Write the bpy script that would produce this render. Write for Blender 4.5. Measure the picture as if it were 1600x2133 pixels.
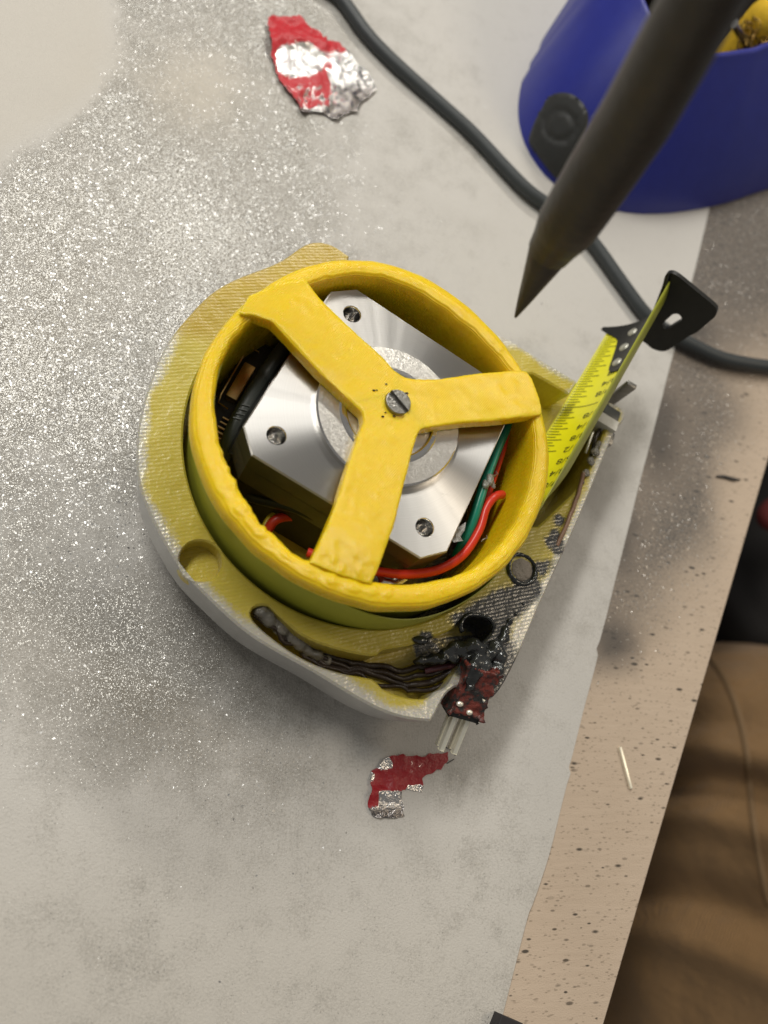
import bpy, bmesh, math, random
from mathutils import Vector, Matrix, noise
from mathutils.geometry import delaunay_2d_cdt
random.seed(7)
S = bpy.context.scene
for o in list(bpy.data.objects): bpy.data.objects.remove(o)
S.unit_settings.system = 'METRIC'; S.unit_settings.scale_length = 0.01     # one unit is one centimetre
R = math.radians

# ------------------------------------------------------------------ camera
FPX = 1707.86
CAM = Vector((-4.142, -5.7485, 13.7484))
RX, RY, RZ = Vector((0.9345, 0.0, 0.3559)), Vector((0.1216, -0.9398, -0.3192)), Vector((0.3345, 0.3416, -0.8783))
RX.normalize(); RZ = (RZ - RX * RZ.dot(RX)).normalized(); RY = RZ.cross(RX)
cd = bpy.data.cameras.new('camera'); co = bpy.data.objects.new('camera', cd); S.collection.objects.link(co)
co.matrix_world = Matrix(((RX.x, -RY.x, -RZ.x, CAM.x), (RX.y, -RY.y, -RZ.y, CAM.y), (RX.z, -RY.z, -RZ.z, CAM.z), (0, 0, 0, 1)))
cd.sensor_fit = 'VERTICAL'; cd.sensor_height = 36.0; cd.lens = FPX / 2133 * 36
cd.clip_start = 0.1; cd.clip_end = 2000
cd.dof.use_dof = True; cd.dof.focus_distance = 13.5; cd.dof.aperture_fstop = 0.155
S.camera = co

# ------------------------------------------------------------------ light: two strip lamps of the workshop ceiling, an added warm fill, dim warm room
w = bpy.data.worlds.new('World'); S.world = w; w.use_nodes = True
w.node_tree.nodes['Background'].inputs[0].default_value = (1.0, 0.965, 0.91, 1)
w.node_tree.nodes['Background'].inputs[1].default_value = 0.17
def lamp(name, d, dist, sx, sy, E, col, rot=0):
    d = Vector(d).normalized(); l = bpy.data.lights.new(name, 'AREA'); l.shape = 'RECTANGLE'; l.size = sx; l.size_y = sy
    l.energy = E * math.pi * dist * dist; l.color = col
    o = bpy.data.objects.new(name, l); S.collection.objects.link(o); o.location = d * dist
    o.rotation_mode = 'QUATERNION'; o.rotation_quaternion = d.to_track_quat('Z', 'Y') @ Matrix.Rotation(rot, 3, 'Z').to_quaternion()
    return o
lamp('ceiling_or_fill_lamp', (-.38, .42, .85), 62, 34, 6, 1.75, (1.0, .97, .91), .4)
lamp('ceiling_or_fill_lamp', (.20, .72, .66), 90, 36, 5, 0.75, (1.0, .96, .88), -.3)
lamp('ceiling_or_fill_lamp', (.66, .05, .75), 130, 30, 30, 0.40, (1.0, .84, .64), 0)  # added fill, no known fixture: warms the bench from the right
S.view_settings.view_transform = 'Standard'; S.view_settings.look = 'None'; S.view_settings.exposure = 0.2
S.render.engine = 'CYCLES'

# ------------------------------------------------------------------ helpers
def at(x, y, z=0.0):                       # point of the photograph at a known height above the table
    d = RX * ((x - 800) / FPX) + RY * ((y - 1066.5) / FPX) + RZ
    return CAM + d * ((z - CAM.z) / d.z)
def atd(x, y, depth):
    return CAM + (RX * ((x - 800) / FPX) + RY * ((y - 1066.5) / FPX) + RZ) * depth
def px(p):
    q = p - CAM; d = q.dot(RZ)
    return 800 + FPX * q.dot(RX) / d, 1066.5 + FPX * q.dot(RY) / d
def n3(x, y, z=0): return noise.noise(Vector((x, y, z)))
def sstep(a, b, x):
    t = min(1, max(0, (x - a) / (b - a))); return t * t * (3 - 2 * t)
def crom(pts, step, closed=False):
    """Catmull-Rom through points, resampled about every `step`."""
    pts = [Vector(p) for p in pts]; n = len(pts); out = []
    for i in range(n if closed else n - 1):
        if closed: p0, p1, p2, p3 = pts[i - 1], pts[i], pts[(i + 1) % n], pts[(i + 2) % n]
        else: p0, p1, p2, p3 = pts[max(0, i - 1)], pts[i], pts[i + 1], pts[min(n - 1, i + 2)]
        L = (p2 - p1).length
        if L < 1e-6: continue
        k = max(1, int(L / step + .5))
        for j in range(k):
            t = j / k
            out.append(.5 * (2 * p1 + (p2 - p0) * t + (2 * p0 - 5 * p1 + 4 * p2 - p3) * t * t + (3 * p1 - p0 - 3 * p2 + p3) * t ** 3))
    if not closed: out.append(pts[-1])
    return out
def lin(pts, step, closed=True):
    out = []; n = len(pts)
    for i in range(n if closed else n - 1):
        a, b = pts[i], pts[(i + 1) % n]; k = max(1, int((b - a).length / step + .5))
        out += [a.lerp(b, j / k) for j in range(k)]
    if not closed: out.append(pts[-1])
    return out
def inside(x, y, poly):
    c = False; j = len(poly) - 1
    for i in range(len(poly)):
        a, b = poly[i], poly[j]
        if (a[1] > y) != (b[1] > y) and x < (b[0] - a[0]) * (y - a[1]) / (b[1] - a[1]) + a[0]: c = not c
        j = i
    return c
def area(poly): return .5 * sum(poly[i - 1][0] * poly[i][1] - poly[i][0] * poly[i - 1][1] for i in range(len(poly)))
def ccw(poly): return poly if area(poly) > 0 else poly[::-1]
def relax(L, n):
    for k in range(n): L = [L[0]] + [(L[i - 1] + L[i] * 2 + L[i + 1]) / 4 for i in range(1, len(L) - 1)] + [L[-1]]
    return L
def offset(poly, d):                        # ccw polygon, d > 0 moves inward
    n = len(poly); out = []
    for i in range(n):
        t = (poly[(i + 1) % n] - poly[i - 1]); t = Vector((t[0], t[1], 0))
        if t.length < 1e-9: out.append(poly[i].copy()); continue
        t.normalize(); out.append(Vector((poly[i][0] - t.y * d, poly[i][1] + t.x * d, poly[i][2] if len(poly[i]) > 2 else 0)))
    return out
def pdist(x, y, poly):
    m = 1e9
    for q in poly:
        d = (q[0] - x) ** 2 + (q[1] - y) ** 2
        if d < m: m = d
    return math.sqrt(m)
def fill(loops, cell):
    """triangulate the area inside loops (even-odd), with grid points; returns verts2d, tris, index lists of each loop"""
    vs = []; es = []; idx = []
    for L in loops:
        b = len(vs); n = len(L); vs += [Vector((p[0], p[1])) for p in L]; es += [(b + i, b + (i + 1) % n) for i in range(n)]; idx.append(list(range(b, b + n)))
    if cell:
        xs = [v.x for v in vs]; ys = [v.y for v in vs]
        nx = int((max(xs) - min(xs)) / cell) + 1; ny = int((max(ys) - min(ys)) / cell) + 1
        bound = list(vs); grid = {}
        for v in bound: grid.setdefault((int(v.x // cell), int(v.y // cell)), []).append(v)
        for i in range(nx + 1):
            for j in range(ny + 1):
                x = min(xs) + (i + random.uniform(-.2, .2) + (j % 2) * .5) * cell; y = min(ys) + (j + random.uniform(-.2, .2)) * cell
                near = False; k = (int(x // cell), int(y // cell))
                for a in (-1, 0, 1):
                    for b in (-1, 0, 1):
                        for v in grid.get((k[0] + a, k[1] + b), ()):
                            if (v.x - x) ** 2 + (v.y - y) ** 2 < (cell * .45) ** 2: near = True
                if near: continue
                ins = False
                for L in loops:
                    if inside(x, y, L): ins = not ins
                if ins: vs.append(Vector((x, y)))
    r = delaunay_2d_cdt(vs, es, [], 0, 1e-6)
    ov, of, orig = r[0], r[2], r[3]
    back = {}
    for i, l in enumerate(orig):
        for k in l: back[k] = i
    tris = []
    for f in of:
        c = sum((ov[i] for i in f), Vector((0, 0))) / len(f); ins = False
        for L in loops:
            if inside(c.x, c.y, L): ins = not ins
        if ins: tris.append(f)
    return ov, tris, [[back[i] for i in L] for L in idx]
class MB:
    def __init__(s): s.v = []; s.f = []; s.m = []; s.smooth = True
    def add(s, verts, faces, mi=0):
        b = len(s.v); s.v += [tuple(v) for v in verts]; s.f += [tuple(b + i for i in f) for f in faces]; s.m += [mi] * len(faces); return s
    def tube(s, pts, r, n=10, mi=0, cap=True):
        pts = [Vector(p) for p in pts]; k = len(pts); V = []; F = []; up = None
        rs = r if isinstance(r, (list, tuple)) else [r] * k
        for i, p in enumerate(pts):
            t = (pts[min(k - 1, i + 1)] - pts[max(0, i - 1)]).normalized()
            if up is None: up = t.orthogonal().normalized()
            up = (up - t * up.dot(t)).normalized(); bi = t.cross(up)
            for j in range(n):
                a = 2 * math.pi * j / n; V.append(p + (up * math.cos(a) + bi * math.sin(a)) * rs[i])
        for i in range(k - 1):
            for j in range(n): F.append((i * n + j, i * n + (j + 1) % n, (i + 1) * n + (j + 1) % n, (i + 1) * n + j))
        if cap: F.append(tuple(range(n))[::-1]); F.append(tuple((k - 1) * n + j for j in range(n)))
        return s.add(V, F, mi)
    def lathe(s, c, prof, n=48, mi=0, closed=False):
        c = Vector(c); V = []; F = []; k = len(prof)
        for r, z in prof:
            for j in range(n):
                a = 2 * math.pi * j / n; V.append(c + Vector((r * math.cos(a), r * math.sin(a), z)))
        for i in range(k if closed else k - 1):
            for j in range(n):
                i2 = (i + 1) % k; F.append((i * n + j, i * n + (j + 1) % n, i2 * n + (j + 1) % n, i2 * n + j))
        return s.add(V, F, mi)
    def box(s, c, ax, ay, az, bev=0.0, mi=0):      # centre and three half-axis vectors
        c, ax, ay, az = map(Vector, (c, ax, ay, az)); bm = bmesh.new(); bmesh.ops.create_cube(bm, size=2)
        if bev:
            for v in bm.verts: v.co = ax * v.co.x + ay * v.co.y + az * v.co.z
            bmesh.ops.bevel(bm, geom=bm.edges[:], offset=bev, segments=2, affect='EDGES', profile=.6)
        else:
            for v in bm.verts: v.co = ax * v.co.x + ay * v.co.y + az * v.co.z
        if ax.cross(ay).dot(az) < 0: bmesh.ops.reverse_faces(bm, faces=bm.faces[:])
        bm.verts.index_update(); s.add([c + v.co for v in bm.verts], [tuple(v.index for v in f.verts) for f in bm.faces], mi); bm.free(); return s
    def prism(s, loop, z0, z1, bev=0.0, mi=0, cell=0):
        L = ccw(loop); top = offset(L, bev) if bev else L
        ov, tr, ids = fill([top], cell); b = len(s.v)
        s.add([(v.x, v.y, z1) for v in ov], [t if (ov[t[1]] - ov[t[0]]).cross(ov[t[2]] - ov[t[0]]) > 0 else t[::-1] for t in tr], mi)
        n = len(L); rows = [[(p[0], p[1], z1) for p in top]]
        if bev:
            for a in (30, 60): rows.append([(p[0] + (q[0] - p[0]) * (1 - math.sin(R(90 - a))) * 0 + (q[0] - p[0]) * math.sin(R(a)), p[1] + (q[1] - p[1]) * math.sin(R(a)), z1 - bev * (1 - math.cos(R(a)))) for p, q in zip(top, L)])
            rows.append([(p[0], p[1], z1 - bev) for p in L])
        rows.append([(p[0], p[1], z0) for p in L])
        V = [p for r in rows for p in r]; F = []
        for i in range(len(rows) - 1):
            for j in range(n): F.append((i * n + j, (i + 1) * n + j, (i + 1) * n + (j + 1) % n, i * n + (j + 1) % n))
        s.add(V, F, mi)
        k = len(rows) - 1; s.add([(p[0], p[1], z0) for p in L], [tuple(range(n))[::-1]], mi); return s
    def mesh(s, name, mats):
        me = bpy.data.meshes.new(name); me.from_pydata(s.v, [], s.f)
        for m in (mats if isinstance(mats, (list, tuple)) else [mats]): me.materials.append(m)
        me.polygons.foreach_set('material_index', s.m); me.polygons.foreach_set('use_smooth', [s.smooth] * len(s.f)); me.update(); return me
def link(name, me, parent=None, centre=True, sharp=None):
    if sharp: me.set_sharp_from_angle(angle=R(sharp))
    o = bpy.data.objects.new(name, me); S.collection.objects.link(o)
    if centre and len(me.vertices):
        xs = [v.co for v in me.vertices]; c = Vector([(min(v[i] for v in xs) + max(v[i] for v in xs)) / 2 for i in range(3)])
        if not parent: c.z = min(v[2] for v in xs)
        me.transform(Matrix.Translation(-c)); o.location = c
    if parent:
        o.parent = parent; bpy.context.view_layer.update(); o.matrix_parent_inverse = parent.matrix_world.inverted()
    return o
def obj(name, mb, mat, parent=None, sharp=40): return link(name, mb.mesh(name, mat), parent, True, sharp)
def tag(o, label, cat, group=None, kind=None):
    o['label'] = label
    if cat: o['category'] = cat
    if group: o['group'] = group
    if kind: o['kind'] = kind
    return o
def thing(name, loc, label, cat):
    o = bpy.data.objects.new(name, None); o.empty_display_size = .5; o.location = loc; S.collection.objects.link(o)
    bpy.context.view_layer.update(); return tag(o, label, cat)
def vattr(me, name, vals):
    a = me.color_attributes.new(name, 'FLOAT_COLOR', 'POINT'); flat = []
    for v in vals: flat += [v[0], v[1], v[2], 1.0]
    a.data.foreach_set('color', flat)
def remeshed(mb, voxel, smooth=3):
    me = mb.mesh('tmp', []); o = bpy.data.objects.new('tmp', me); S.collection.objects.link(o)
    m = o.modifiers.new('r', 'REMESH'); m.mode = 'VOXEL'; m.voxel_size = voxel
    if smooth: q = o.modifiers.new('s', 'SMOOTH'); q.iterations = smooth; q.factor = .5
    dg = bpy.context.evaluated_depsgraph_get(); r = bpy.data.meshes.new_from_object(o.evaluated_get(dg)); bpy.data.objects.remove(o)
    r.polygons.foreach_set('use_smooth', [True] * len(r.polygons)); return r
def roughen(me, amp, f, amp2=0, f2=1):
    vs = me.vertices; nn = [v.normal.copy() for v in vs]
    for v, n in zip(vs, nn):
        d = amp * n3(v.co.x * f, v.co.y * f, v.co.z * f) + (amp2 * n3(v.co.x * f2 + 9, v.co.y * f2, v.co.z * f2) if amp2 else 0)
        v.co = v.co + n * d
    me.update(); return me
def ico(mb, c, r, sub=2, sc=(1, 1, 1)):
    bm = bmesh.new(); bmesh.ops.create_icosphere(bm, subdivisions=sub, radius=r); bm.verts.index_update()
    mb.add([Vector(c) + Vector((v.co.x * sc[0], v.co.y * sc[1], v.co.z * sc[2])) for v in bm.verts], [tuple(v.index for v in f.verts) for f in bm.faces]); bm.free()

# ------------------------------------------------------------------ material helpers
class NT:
    def __init__(s, name):
        s.m = bpy.data.materials.new(name); s.m.use_nodes = True; s.t = s.m.node_tree; s.p = s.t.nodes['Principled BSDF']; s.out = s.t.nodes['Material Output']
    def n(s, typ, inp=None, **kw):
        nd = s.t.nodes.new('ShaderNode' + typ)
        for k, v in kw.items(): setattr(nd, k, v)
        for k, v in (inp or {}).items(): s.set(nd, k, v)
        return nd
    def set(s, nd, k, v):
        i = nd.inputs[k]
        if isinstance(v, bpy.types.NodeSocket): s.t.links.new(v, i)
        elif isinstance(v, (tuple, list)) and len(v) == 3 and i.type == 'RGBA': i.default_value = (*v, 1)
        else: i.default_value = v
    def pos(s): return s.n('NewGeometry').outputs['Position']
    def noise(s, scale, detail=3, vec=None, rough=.5, out='Fac', dist=0):
        return s.n('TexNoise', {'Vector': vec or s.pos(), 'Scale': scale, 'Detail': detail, 'Roughness': rough, 'Distortion': dist}).outputs[out]
    def ramp(s, f, stops, interp='LINEAR'):
        r = s.n('ValToRGB', {'Fac': f}); e = r.color_ramp.elements; r.color_ramp.interpolation = interp
        for i, (p, c) in enumerate(stops):
            if i < 2: x = e[i]; x.position = p
            else: x = e.new(p)
            c = (c, c, c) if not isinstance(c, (tuple, list)) else c
            x.color = (*c, 1)
        return r.outputs['Color']
    def math(s, op, a, b=0.0, c=0.0, clamp=False):
        nd = s.n('Math', operation=op); nd.use_clamp = clamp
        s.set(nd, 0, a); s.set(nd, 1, b)
        if op in ('MULTIPLY_ADD',): s.set(nd, 2, c)
        return nd.outputs[0]
    def mix(s, f, a, b, typ='MIX'):
        nd = s.n('Mix', data_type='RGBA', blend_type=typ); s.set(nd, 0, f); s.set(nd, 6, a); s.set(nd, 7, b); return nd.outputs[2]
    def mp(s, scale, rot=(0, 0, 0), vec=None):
        return s.n('Mapping', {'Vector': vec or s.pos(), 'Scale': scale, 'Rotation': rot}).outputs[0]
    def bump(s, h, dist=.02, strength=1.0, normal=None):
        d = {'Height': h, 'Distance': dist, 'Strength': strength}
        if normal is not None: d['Normal'] = normal
        return s.n('Bump', d).outputs[0]
    def attr(s, name):
        a = s.n('Attribute', attribute_name=name); x = s.n('SeparateColor', {'Color': a.outputs['Color']}); return x.outputs
    def P(s, **kw):
        for k, v in kw.items(): s.set(s.p, k.replace('_', ' '), v)
        return s
def simple(name, col, rough=.5, metal=0.0, nscale=8, var=.15, bump=0.0, bscale=30, **kw):
    t = NT(name); f = t.noise(nscale, 4)
    c = t.mix(f, tuple(x * (1 - var) for x in col), tuple(min(1, x * (1 + var)) for x in col))
    t.P(Base_Color=c, Roughness=rough, Metallic=metal)
    if bump: t.P(Normal=t.bump(t.noise(bscale, 4), bump))
    for k, v in kw.items(): t.set(t.p, k.replace('_', ' '), v)
    return t.m
M = {}
# white masking paper with drifts of silver spray: attr r = paint cover, g = coarse flake share, b = yellowing
t = NT('sprayed_paper'); A = t.attr('paint')
fine = t.noise(30, 4, rough=.6); mid = t.noise(7, 4); fib = t.noise(1.0, 4, vec=t.mp((60, 6, 10), (0, 0, .5)))
base = t.mix(A[2], (.60, .585, .555), (.55, .495, .40)); base = t.mix(t.math('MULTIPLY', mid, .16), base, (.44, .42, .385))
vo = t.n('TexVoronoi', {'Vector': t.pos(), 'Scale': 36.0, 'Randomness': 1.0})
vo2 = t.n('TexVoronoi', {'Vector': t.pos(), 'Scale': 85.0, 'Randomness': 1.0})
def flake(v, amt, t=t):
    d = t.n('VectorMath', {0: v.outputs['Color'], 1: (.5, .5, .5)}, operation='SUBTRACT'); d2 = t.n('VectorMath', {0: d.outputs[0], 1: (amt, amt, 0)}, operation='MULTIPLY')
    g = t.n('NewGeometry'); a = t.n('VectorMath', {0: g.outputs['Normal'], 1: d2.outputs[0]}, operation='ADD'); return t.n('VectorMath', {0: a.outputs[0]}, operation='NORMALIZE').outputs[0]
cloud = t.noise(1.6, 6, rough=.65); grit = t.noise(26, 5, rough=.75)
sil = t.mix(fine, (.165, .15, .122), (.33, .31, .27))
cov = t.n('MapRange', {0: t.math('ADD', A[0], t.math('MULTIPLY', t.math('ADD', t.math('SUBTRACT', grit, .5), t.math('MULTIPLY', t.math('SUBTRACT', cloud, .5), .7)), .9)), 1: .22, 2: .74}).outputs[0]
col = t.mix(cov, base, sil)
t.P(Base_Color=col, Roughness=.6, Normal=t.bump(t.math('ADD', fine, t.math('MULTIPLY', fib, .5)), .012), Metallic=0.0)
t.set(t.p, 'Specular IOR Level', .35)
fl1 = t.n('BsdfPrincipled', {'Base Color': (.58, .575, .56), 'Metallic': 1.0, 'Roughness': .42, 'Normal': flake(vo, .62)})
fl2 = t.n('BsdfPrincipled', {'Base Color': (.50, .49, .46), 'Metallic': 1.0, 'Roughness': .48, 'Normal': flake(vo2, .45)})
clump = t.noise(11, 5, rough=.75); cf = t.n('MapRange', {0: clump, 1: .46, 2: .64, 3: 0.0, 4: 1.0}).outputs[0]
big = t.noise(2.2, 4, rough=.6); bigf = t.n('MapRange', {0: big, 1: .35, 2: .65, 3: .35, 4: 1.25}).outputs[0]
h1 = t.n('SeparateColor', {'Color': vo.outputs['Color']}).outputs[2]; h2 = t.n('SeparateColor', {'Color': vo2.outputs['Color']}).outputs[2]
k1 = t.math('LESS_THAN', h1, t.math('MULTIPLY', t.math('MULTIPLY', t.math('MULTIPLY', A[1], .46), cf), bigf))
k2 = t.math('LESS_THAN', h2, t.math('MULTIPLY', t.math('MULTIPLY', cov, A[0]), .55))
s1 = t.n('MixShader', {0: k2, 1: t.p.outputs[0], 2: fl2.outputs[0]}); s2 = t.n('MixShader', {0: k1, 1: s1.outputs[0], 2: fl1.outputs[0]})
t.t.links.new(s2.outputs[0], t.out.inputs[0]); M['paper'] = t.m

# birch ply bench: dark pores and drips, grey overspray by attr r
t = NT('bench_plywood'); A = t.attr('paint')
grain = t.noise(1.0, 5, vec=t.mp((1.2, 9, 3), (0, 0, .35)), rough=.6)
c = t.mix(grain, (.50, .395, .295), (.63, .51, .395)); c = t.mix(t.math('MULTIPLY', t.noise(1.1, 3), .35), c, (.44, .33, .23))
def spots(scale, thr, seed, stretch=2.6):
    v = t.n('TexVoronoi', {'Vector': t.mp((scale, scale * stretch, 1), (0, 0, R(22) + seed * .01)), 'Scale': 1.0})
    lim = t.math('MULTIPLY', t.n('SeparateColor', {'Color': v.outputs['Color']}).outputs[0], thr)
    return t.n('MapRange', {0: v.outputs['Distance'], 1: t.math('MULTIPLY', lim, .6), 2: lim, 3: 1.0, 4: 0.0}).outputs[0]
pick = t.ramp(t.noise(.8, 2), [(.42, 0), (.62, 1)])
c = t.mix(t.math('MULTIPLY', spots(2.0, .24, 1), .92), c, (.035, .028, .02))
c = t.mix(t.math('MULTIPLY', spots(3.2, .3, 2), t.math('MULTIPLY', pick, .9)), c, (.06, .045, .03))
c = t.mix(t.math('MULTIPLY', spots(8.0, .4, 3), .45), c, (.12, .085, .055))
dash = t.ramp(t.noise(1.0, 3, vec=t.mp((5, 30, 4), (0, 0, .42))), [(.64, 0), (.72, .55)])
c = t.mix(dash, c, (.17, .12, .08))
ov = t.math('MULTIPLY', A[0], t.n('MapRange', {0: t.noise(16, 5, rough=.7), 1: .25, 2: .6, 3: .45, 4: 1.0}).outputs[0])
c = t.mix(t.math('MULTIPLY', A[1], .85), c, (.035, .034, .034))
c = t.mix(ov, c, t.mix(t.noise(40, 3), (.042, .04, .039), (.12, .115, .108)))
t.P(Base_Color=c, Roughness=t.n('MapRange', {0: A[0], 3: .6, 4: .42}).outputs[0], Normal=t.bump(t.math('ADD', grain, t.noise(40, 3)), .008))
vb = t.n('TexVoronoi', {'Vector': t.pos(), 'Scale': 45.0})
d = t.n('VectorMath', {0: vb.outputs['Color'], 1: (.5, .5, .5)}, operation='SUBTRACT'); d2 = t.n('VectorMath', {0: d.outputs[0], 1: (.8, .8, 0)}, operation='MULTIPLY')
g = t.n('NewGeometry'); nn = t.n('VectorMath', {0: t.n('VectorMath', {0: g.outputs['Normal'], 1: d2.outputs[0]}, operation='ADD').outputs[0]}, operation='NORMALIZE').outputs[0]
fb = t.n('BsdfPrincipled', {'Base Color': (.5, .48, .45), 'Metallic': 1.0, 'Roughness': .4, 'Normal': nn})
kb = t.math('LESS_THAN', t.n('SeparateColor', {'Color': vb.outputs['Color']}).outputs[2], t.math('MULTIPLY', A[0], .05))
sb = t.n('MixShader', {0: kb, 1: t.p.outputs[0], 2: fb.outputs[0]}); t.t.links.new(sb.outputs[0], t.out.inputs[0]); M['ply'] = t.m
M['ply_edge'] = simple('plywood_edge', (.30, .20, .12), .7, nscale=5, var=.4)

# yellow printed plastic
t = NT('yellow_plastic'); f = t.noise(1.6, 5); lay = t.n('TexWave', {'Vector': t.pos(), 'Scale': 9.0, 'Distortion': .6, 'Detail': 1.0}, wave_type='BANDS', bands_direction='Z').outputs['Fac']
c = t.mix(f, (.84, .56, .004), (.92, .67, .010)); c = t.mix(t.ramp(t.noise(9, 4), [(.66, 0), (.8, .35)]), c, (.55, .30, .01))
hat = t.n('TexWave', {'Vector': t.mp((1, 1, 1), (0, 0, R(38))), 'Scale': 11.0, 'Distortion': 1.2, 'Detail': 2.0}, wave_type='BANDS').outputs['Fac']
c = t.mix(t.ramp(t.noise(1.0, 4, vec=t.mp((3, 14, 3), (0, 0, .7)), rough=.65), [(.60, 0), (.74, .3)]), c, (.93, .76, .16))
nrm = t.bump(t.noise(6, 4), .008, 1.0, t.bump(t.math('ADD', lay, t.math('MULTIPLY', hat, .6)), .006))
t.P(Base_Color=c, Roughness=t.n('MapRange', {0: t.noise(5, 3), 3: .2, 4: .36}).outputs[0], Normal=nrm)
t.set(t.p, 'Subsurface Weight', .5); t.set(t.p, 'Subsurface Radius', (.35, .2, .02)); t.set(t.p, 'Subsurface Scale', .5); M['yellow'] = t.m
# olive translucent print of the case, attr r = silver overspray, g = black smear, b = bare orange
t = NT('case_print'); A = t.attr('paint')
wv = t.n('TexWave', {'Vector': t.mp((1, 1, 1), (0, 0, R(74))), 'Scale': 5.2, 'Distortion': 1.6, 'Detail': 2.0, 'Detail Scale': .7}, wave_type='BANDS').outputs['Fac']
c = t.mix(t.noise(2, 4), (.46, .365, .04), (.60, .495, .085)); c = t.mix(A[2], c, t.mix(t.noise(5, 5, rough=.7), (.42, .27, .02), (.54, .40, .04))); c = t.mix(t.math('MULTIPLY', wv, .08), c, (.64, .54, .15))
sp = t.n('MapRange', {0: t.math('ADD', A[0], t.math('MULTIPLY', t.math('SUBTRACT', t.noise(26, 4, rough=.7), .5), .9)), 1: .35, 2: .75}).outputs[0]
sp = t.math('MULTIPLY', sp, t.math('SUBTRACT', 1.0, t.math('MULTIPLY', A[2], .6)))
sm = t.n('MapRange', {0: t.math('ADD', A[1], t.math('MULTIPLY', t.math('SUBTRACT', t.noise(7, 5, rough=.7), .5), .9)), 1: .3, 2: .8}).outputs[0]
c = t.mix(sp, c, (.56, .54, .47)); c = t.mix(sm, c, t.mix(t.noise(20, 4, rough=.7), (.03, .031, .031), (.16, .16, .155)))
t.set(t.p, 'Subsurface Weight', .25); t.set(t.p, 'Subsurface Radius', (.3, .2, .03)); t.set(t.p, 'Subsurface Scale', .4)
ro = t.n('MapRange', {0: sm, 3: .30, 4: .22}).outputs[0]
t.P(Base_Color=c, Roughness=ro, Metallic=t.math('MAXIMUM', t.math('MULTIPLY', sp, .35), t.math('MULTIPLY', sm, .5)), Normal=t.bump(t.math('ADD', t.math('MULTIPLY', wv, .13), t.math('MULTIPLY', t.noise(12, 4), .8)), .015)); t.set(t.p, 'Specular IOR Level', .6); M['case'] = t.m
t = NT('silver_paint'); t.P(Base_Color=t.mix(t.noise(6, 4), (.50, .50, .495), (.60, .60, .59)), Metallic=.65, Roughness=.32, Normal=t.bump(t.noise(60, 2), .004)); M['silver'] = t.m
# turned aluminium
t = NT('turned_aluminium'); tg = t.n('Tangent', direction_type='RADIAL', axis='Z'); tc = t.n('TexCoord'); sep = t.n('SeparateXYZ', {0: tc.outputs['Object']})
rv = t.n('CombineXYZ', {0: sep.outputs[0], 1: sep.outputs[1]}).outputs[0]; rad = t.n('VectorMath', {0: rv}, operation='LENGTH').outputs['Value']
lo = t.n('TexNoise', {'W': t.math('MULTIPLY', rad, 60.0), 'Scale': 1.0, 'Detail': 2.0}, noise_dimensions='1D').outputs['Fac']
ang_ = t.math('ARCTAN2', sep.outputs[1], sep.outputs[0]); fan = t.n('TexNoise', {'W': t.math('MULTIPLY', ang_, 5.0), 'Scale': 1.0, 'Detail': 3.0}, noise_dimensions='1D').outputs['Fac']
scr = t.ramp(t.noise(1.0, 2, vec=t.mp((3, 26, 3), (0, 0, .9))), [(.70, 0), (.74, 1)])
t.P(Base_Color=t.mix(lo, (.54, .53, .51), (.64, .63, .61)), Metallic=1.0, Roughness=t.math('ADD', .43, t.math('ADD', t.math('MULTIPLY', scr, .12), t.math('MULTIPLY', t.math('SUBTRACT', fan, .5), .22))))
t.set(t.p, 'Anisotropic', 1.0); t.set(t.p, 'Anisotropic Rotation', .25); t.set(t.p, 'Tangent', tg.outputs[0]); M['alu'] = t.m
M['alu_side'] = simple('motor_side_metal', (.17, .16, .14), .42, .8, nscale=3, var=.3, bump=.004)
M['lamination'] = simple('motor_lamination', (.05, .045, .04), .5, .6, nscale=3, var=.3)
t = NT('blasted_metal'); v = t.n('TexVoronoi', {'Vector': t.pos(), 'Scale': 60.0}); d = t.n('VectorMath', {0: v.outputs['Color'], 1: (.5, .5, .5)}, operation='SUBTRACT')
d2 = t.n('VectorMath', {0: d.outputs[0], 1: (.12, .12, 0)}, operation='MULTIPLY'); g = t.n('NewGeometry')
nn = t.n('VectorMath', {0: t.n('VectorMath', {0: g.outputs['Normal'], 1: d2.outputs[0]}, operation='ADD').outputs[0]}, operation='NORMALIZE').outputs[0]
t.P(Base_Color=(.62, .60, .56), Metallic=1.0, Roughness=.36, Normal=nn); M['blast'] = t.m
M['polish'] = simple('polished_steel', (.75, .74, .72), .16, 1.0, var=.05)
M['steel'] = simple('dull_steel', (.27, .262, .24), .34, 1.0, nscale=12, var=.3, bump=.01, bscale=25)
M['tin'] = simple('tinned_pin', (.95, .91, .78), .36, .7, var=.08)
M['gold'] = simple('gold_contact', (.75, .5, .2), .3, 1.0)
M['hole'] = simple('dark_hole', (.03, .03, .03), .4, .5)
M['tape_face'] = simple('tape_yellow_face', (.80, .76, .012), .38, nscale=2, var=.06)
M['tape_back'] = simple('tape_olive_back', (.37, .39, .045), .36, nscale=2, var=.12, bump=.002)
M['ink'] = simple('black_print', (.05, .05, .012), .5, var=.1)
M['hook'] = simple('black_oxide_steel', (.016, .016, .014), .42, .3, nscale=5, var=.3, bump=.002, bscale=60)
M['rivet'] = simple('hook_rivet', (.5, .49, .42), .4, .5, var=.2)
M['red_wire'] = simple('red_insulation', (.62, .035, .018), .32, var=.1)
M['green_wire'] = simple('green_insulation', (.005, .20, .13), .33, var=.1)
M['black_wire'] = simple('black_insulation', (.018, .018, .017), .35, var=.2)
M['grey_wire'] = simple('grey_cable', (.06, .068, .062), .45, var=.2)
M['yellow_wire'] = simple('yellow_insulation', (.6, .45, .02), .4, var=.1)
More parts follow.
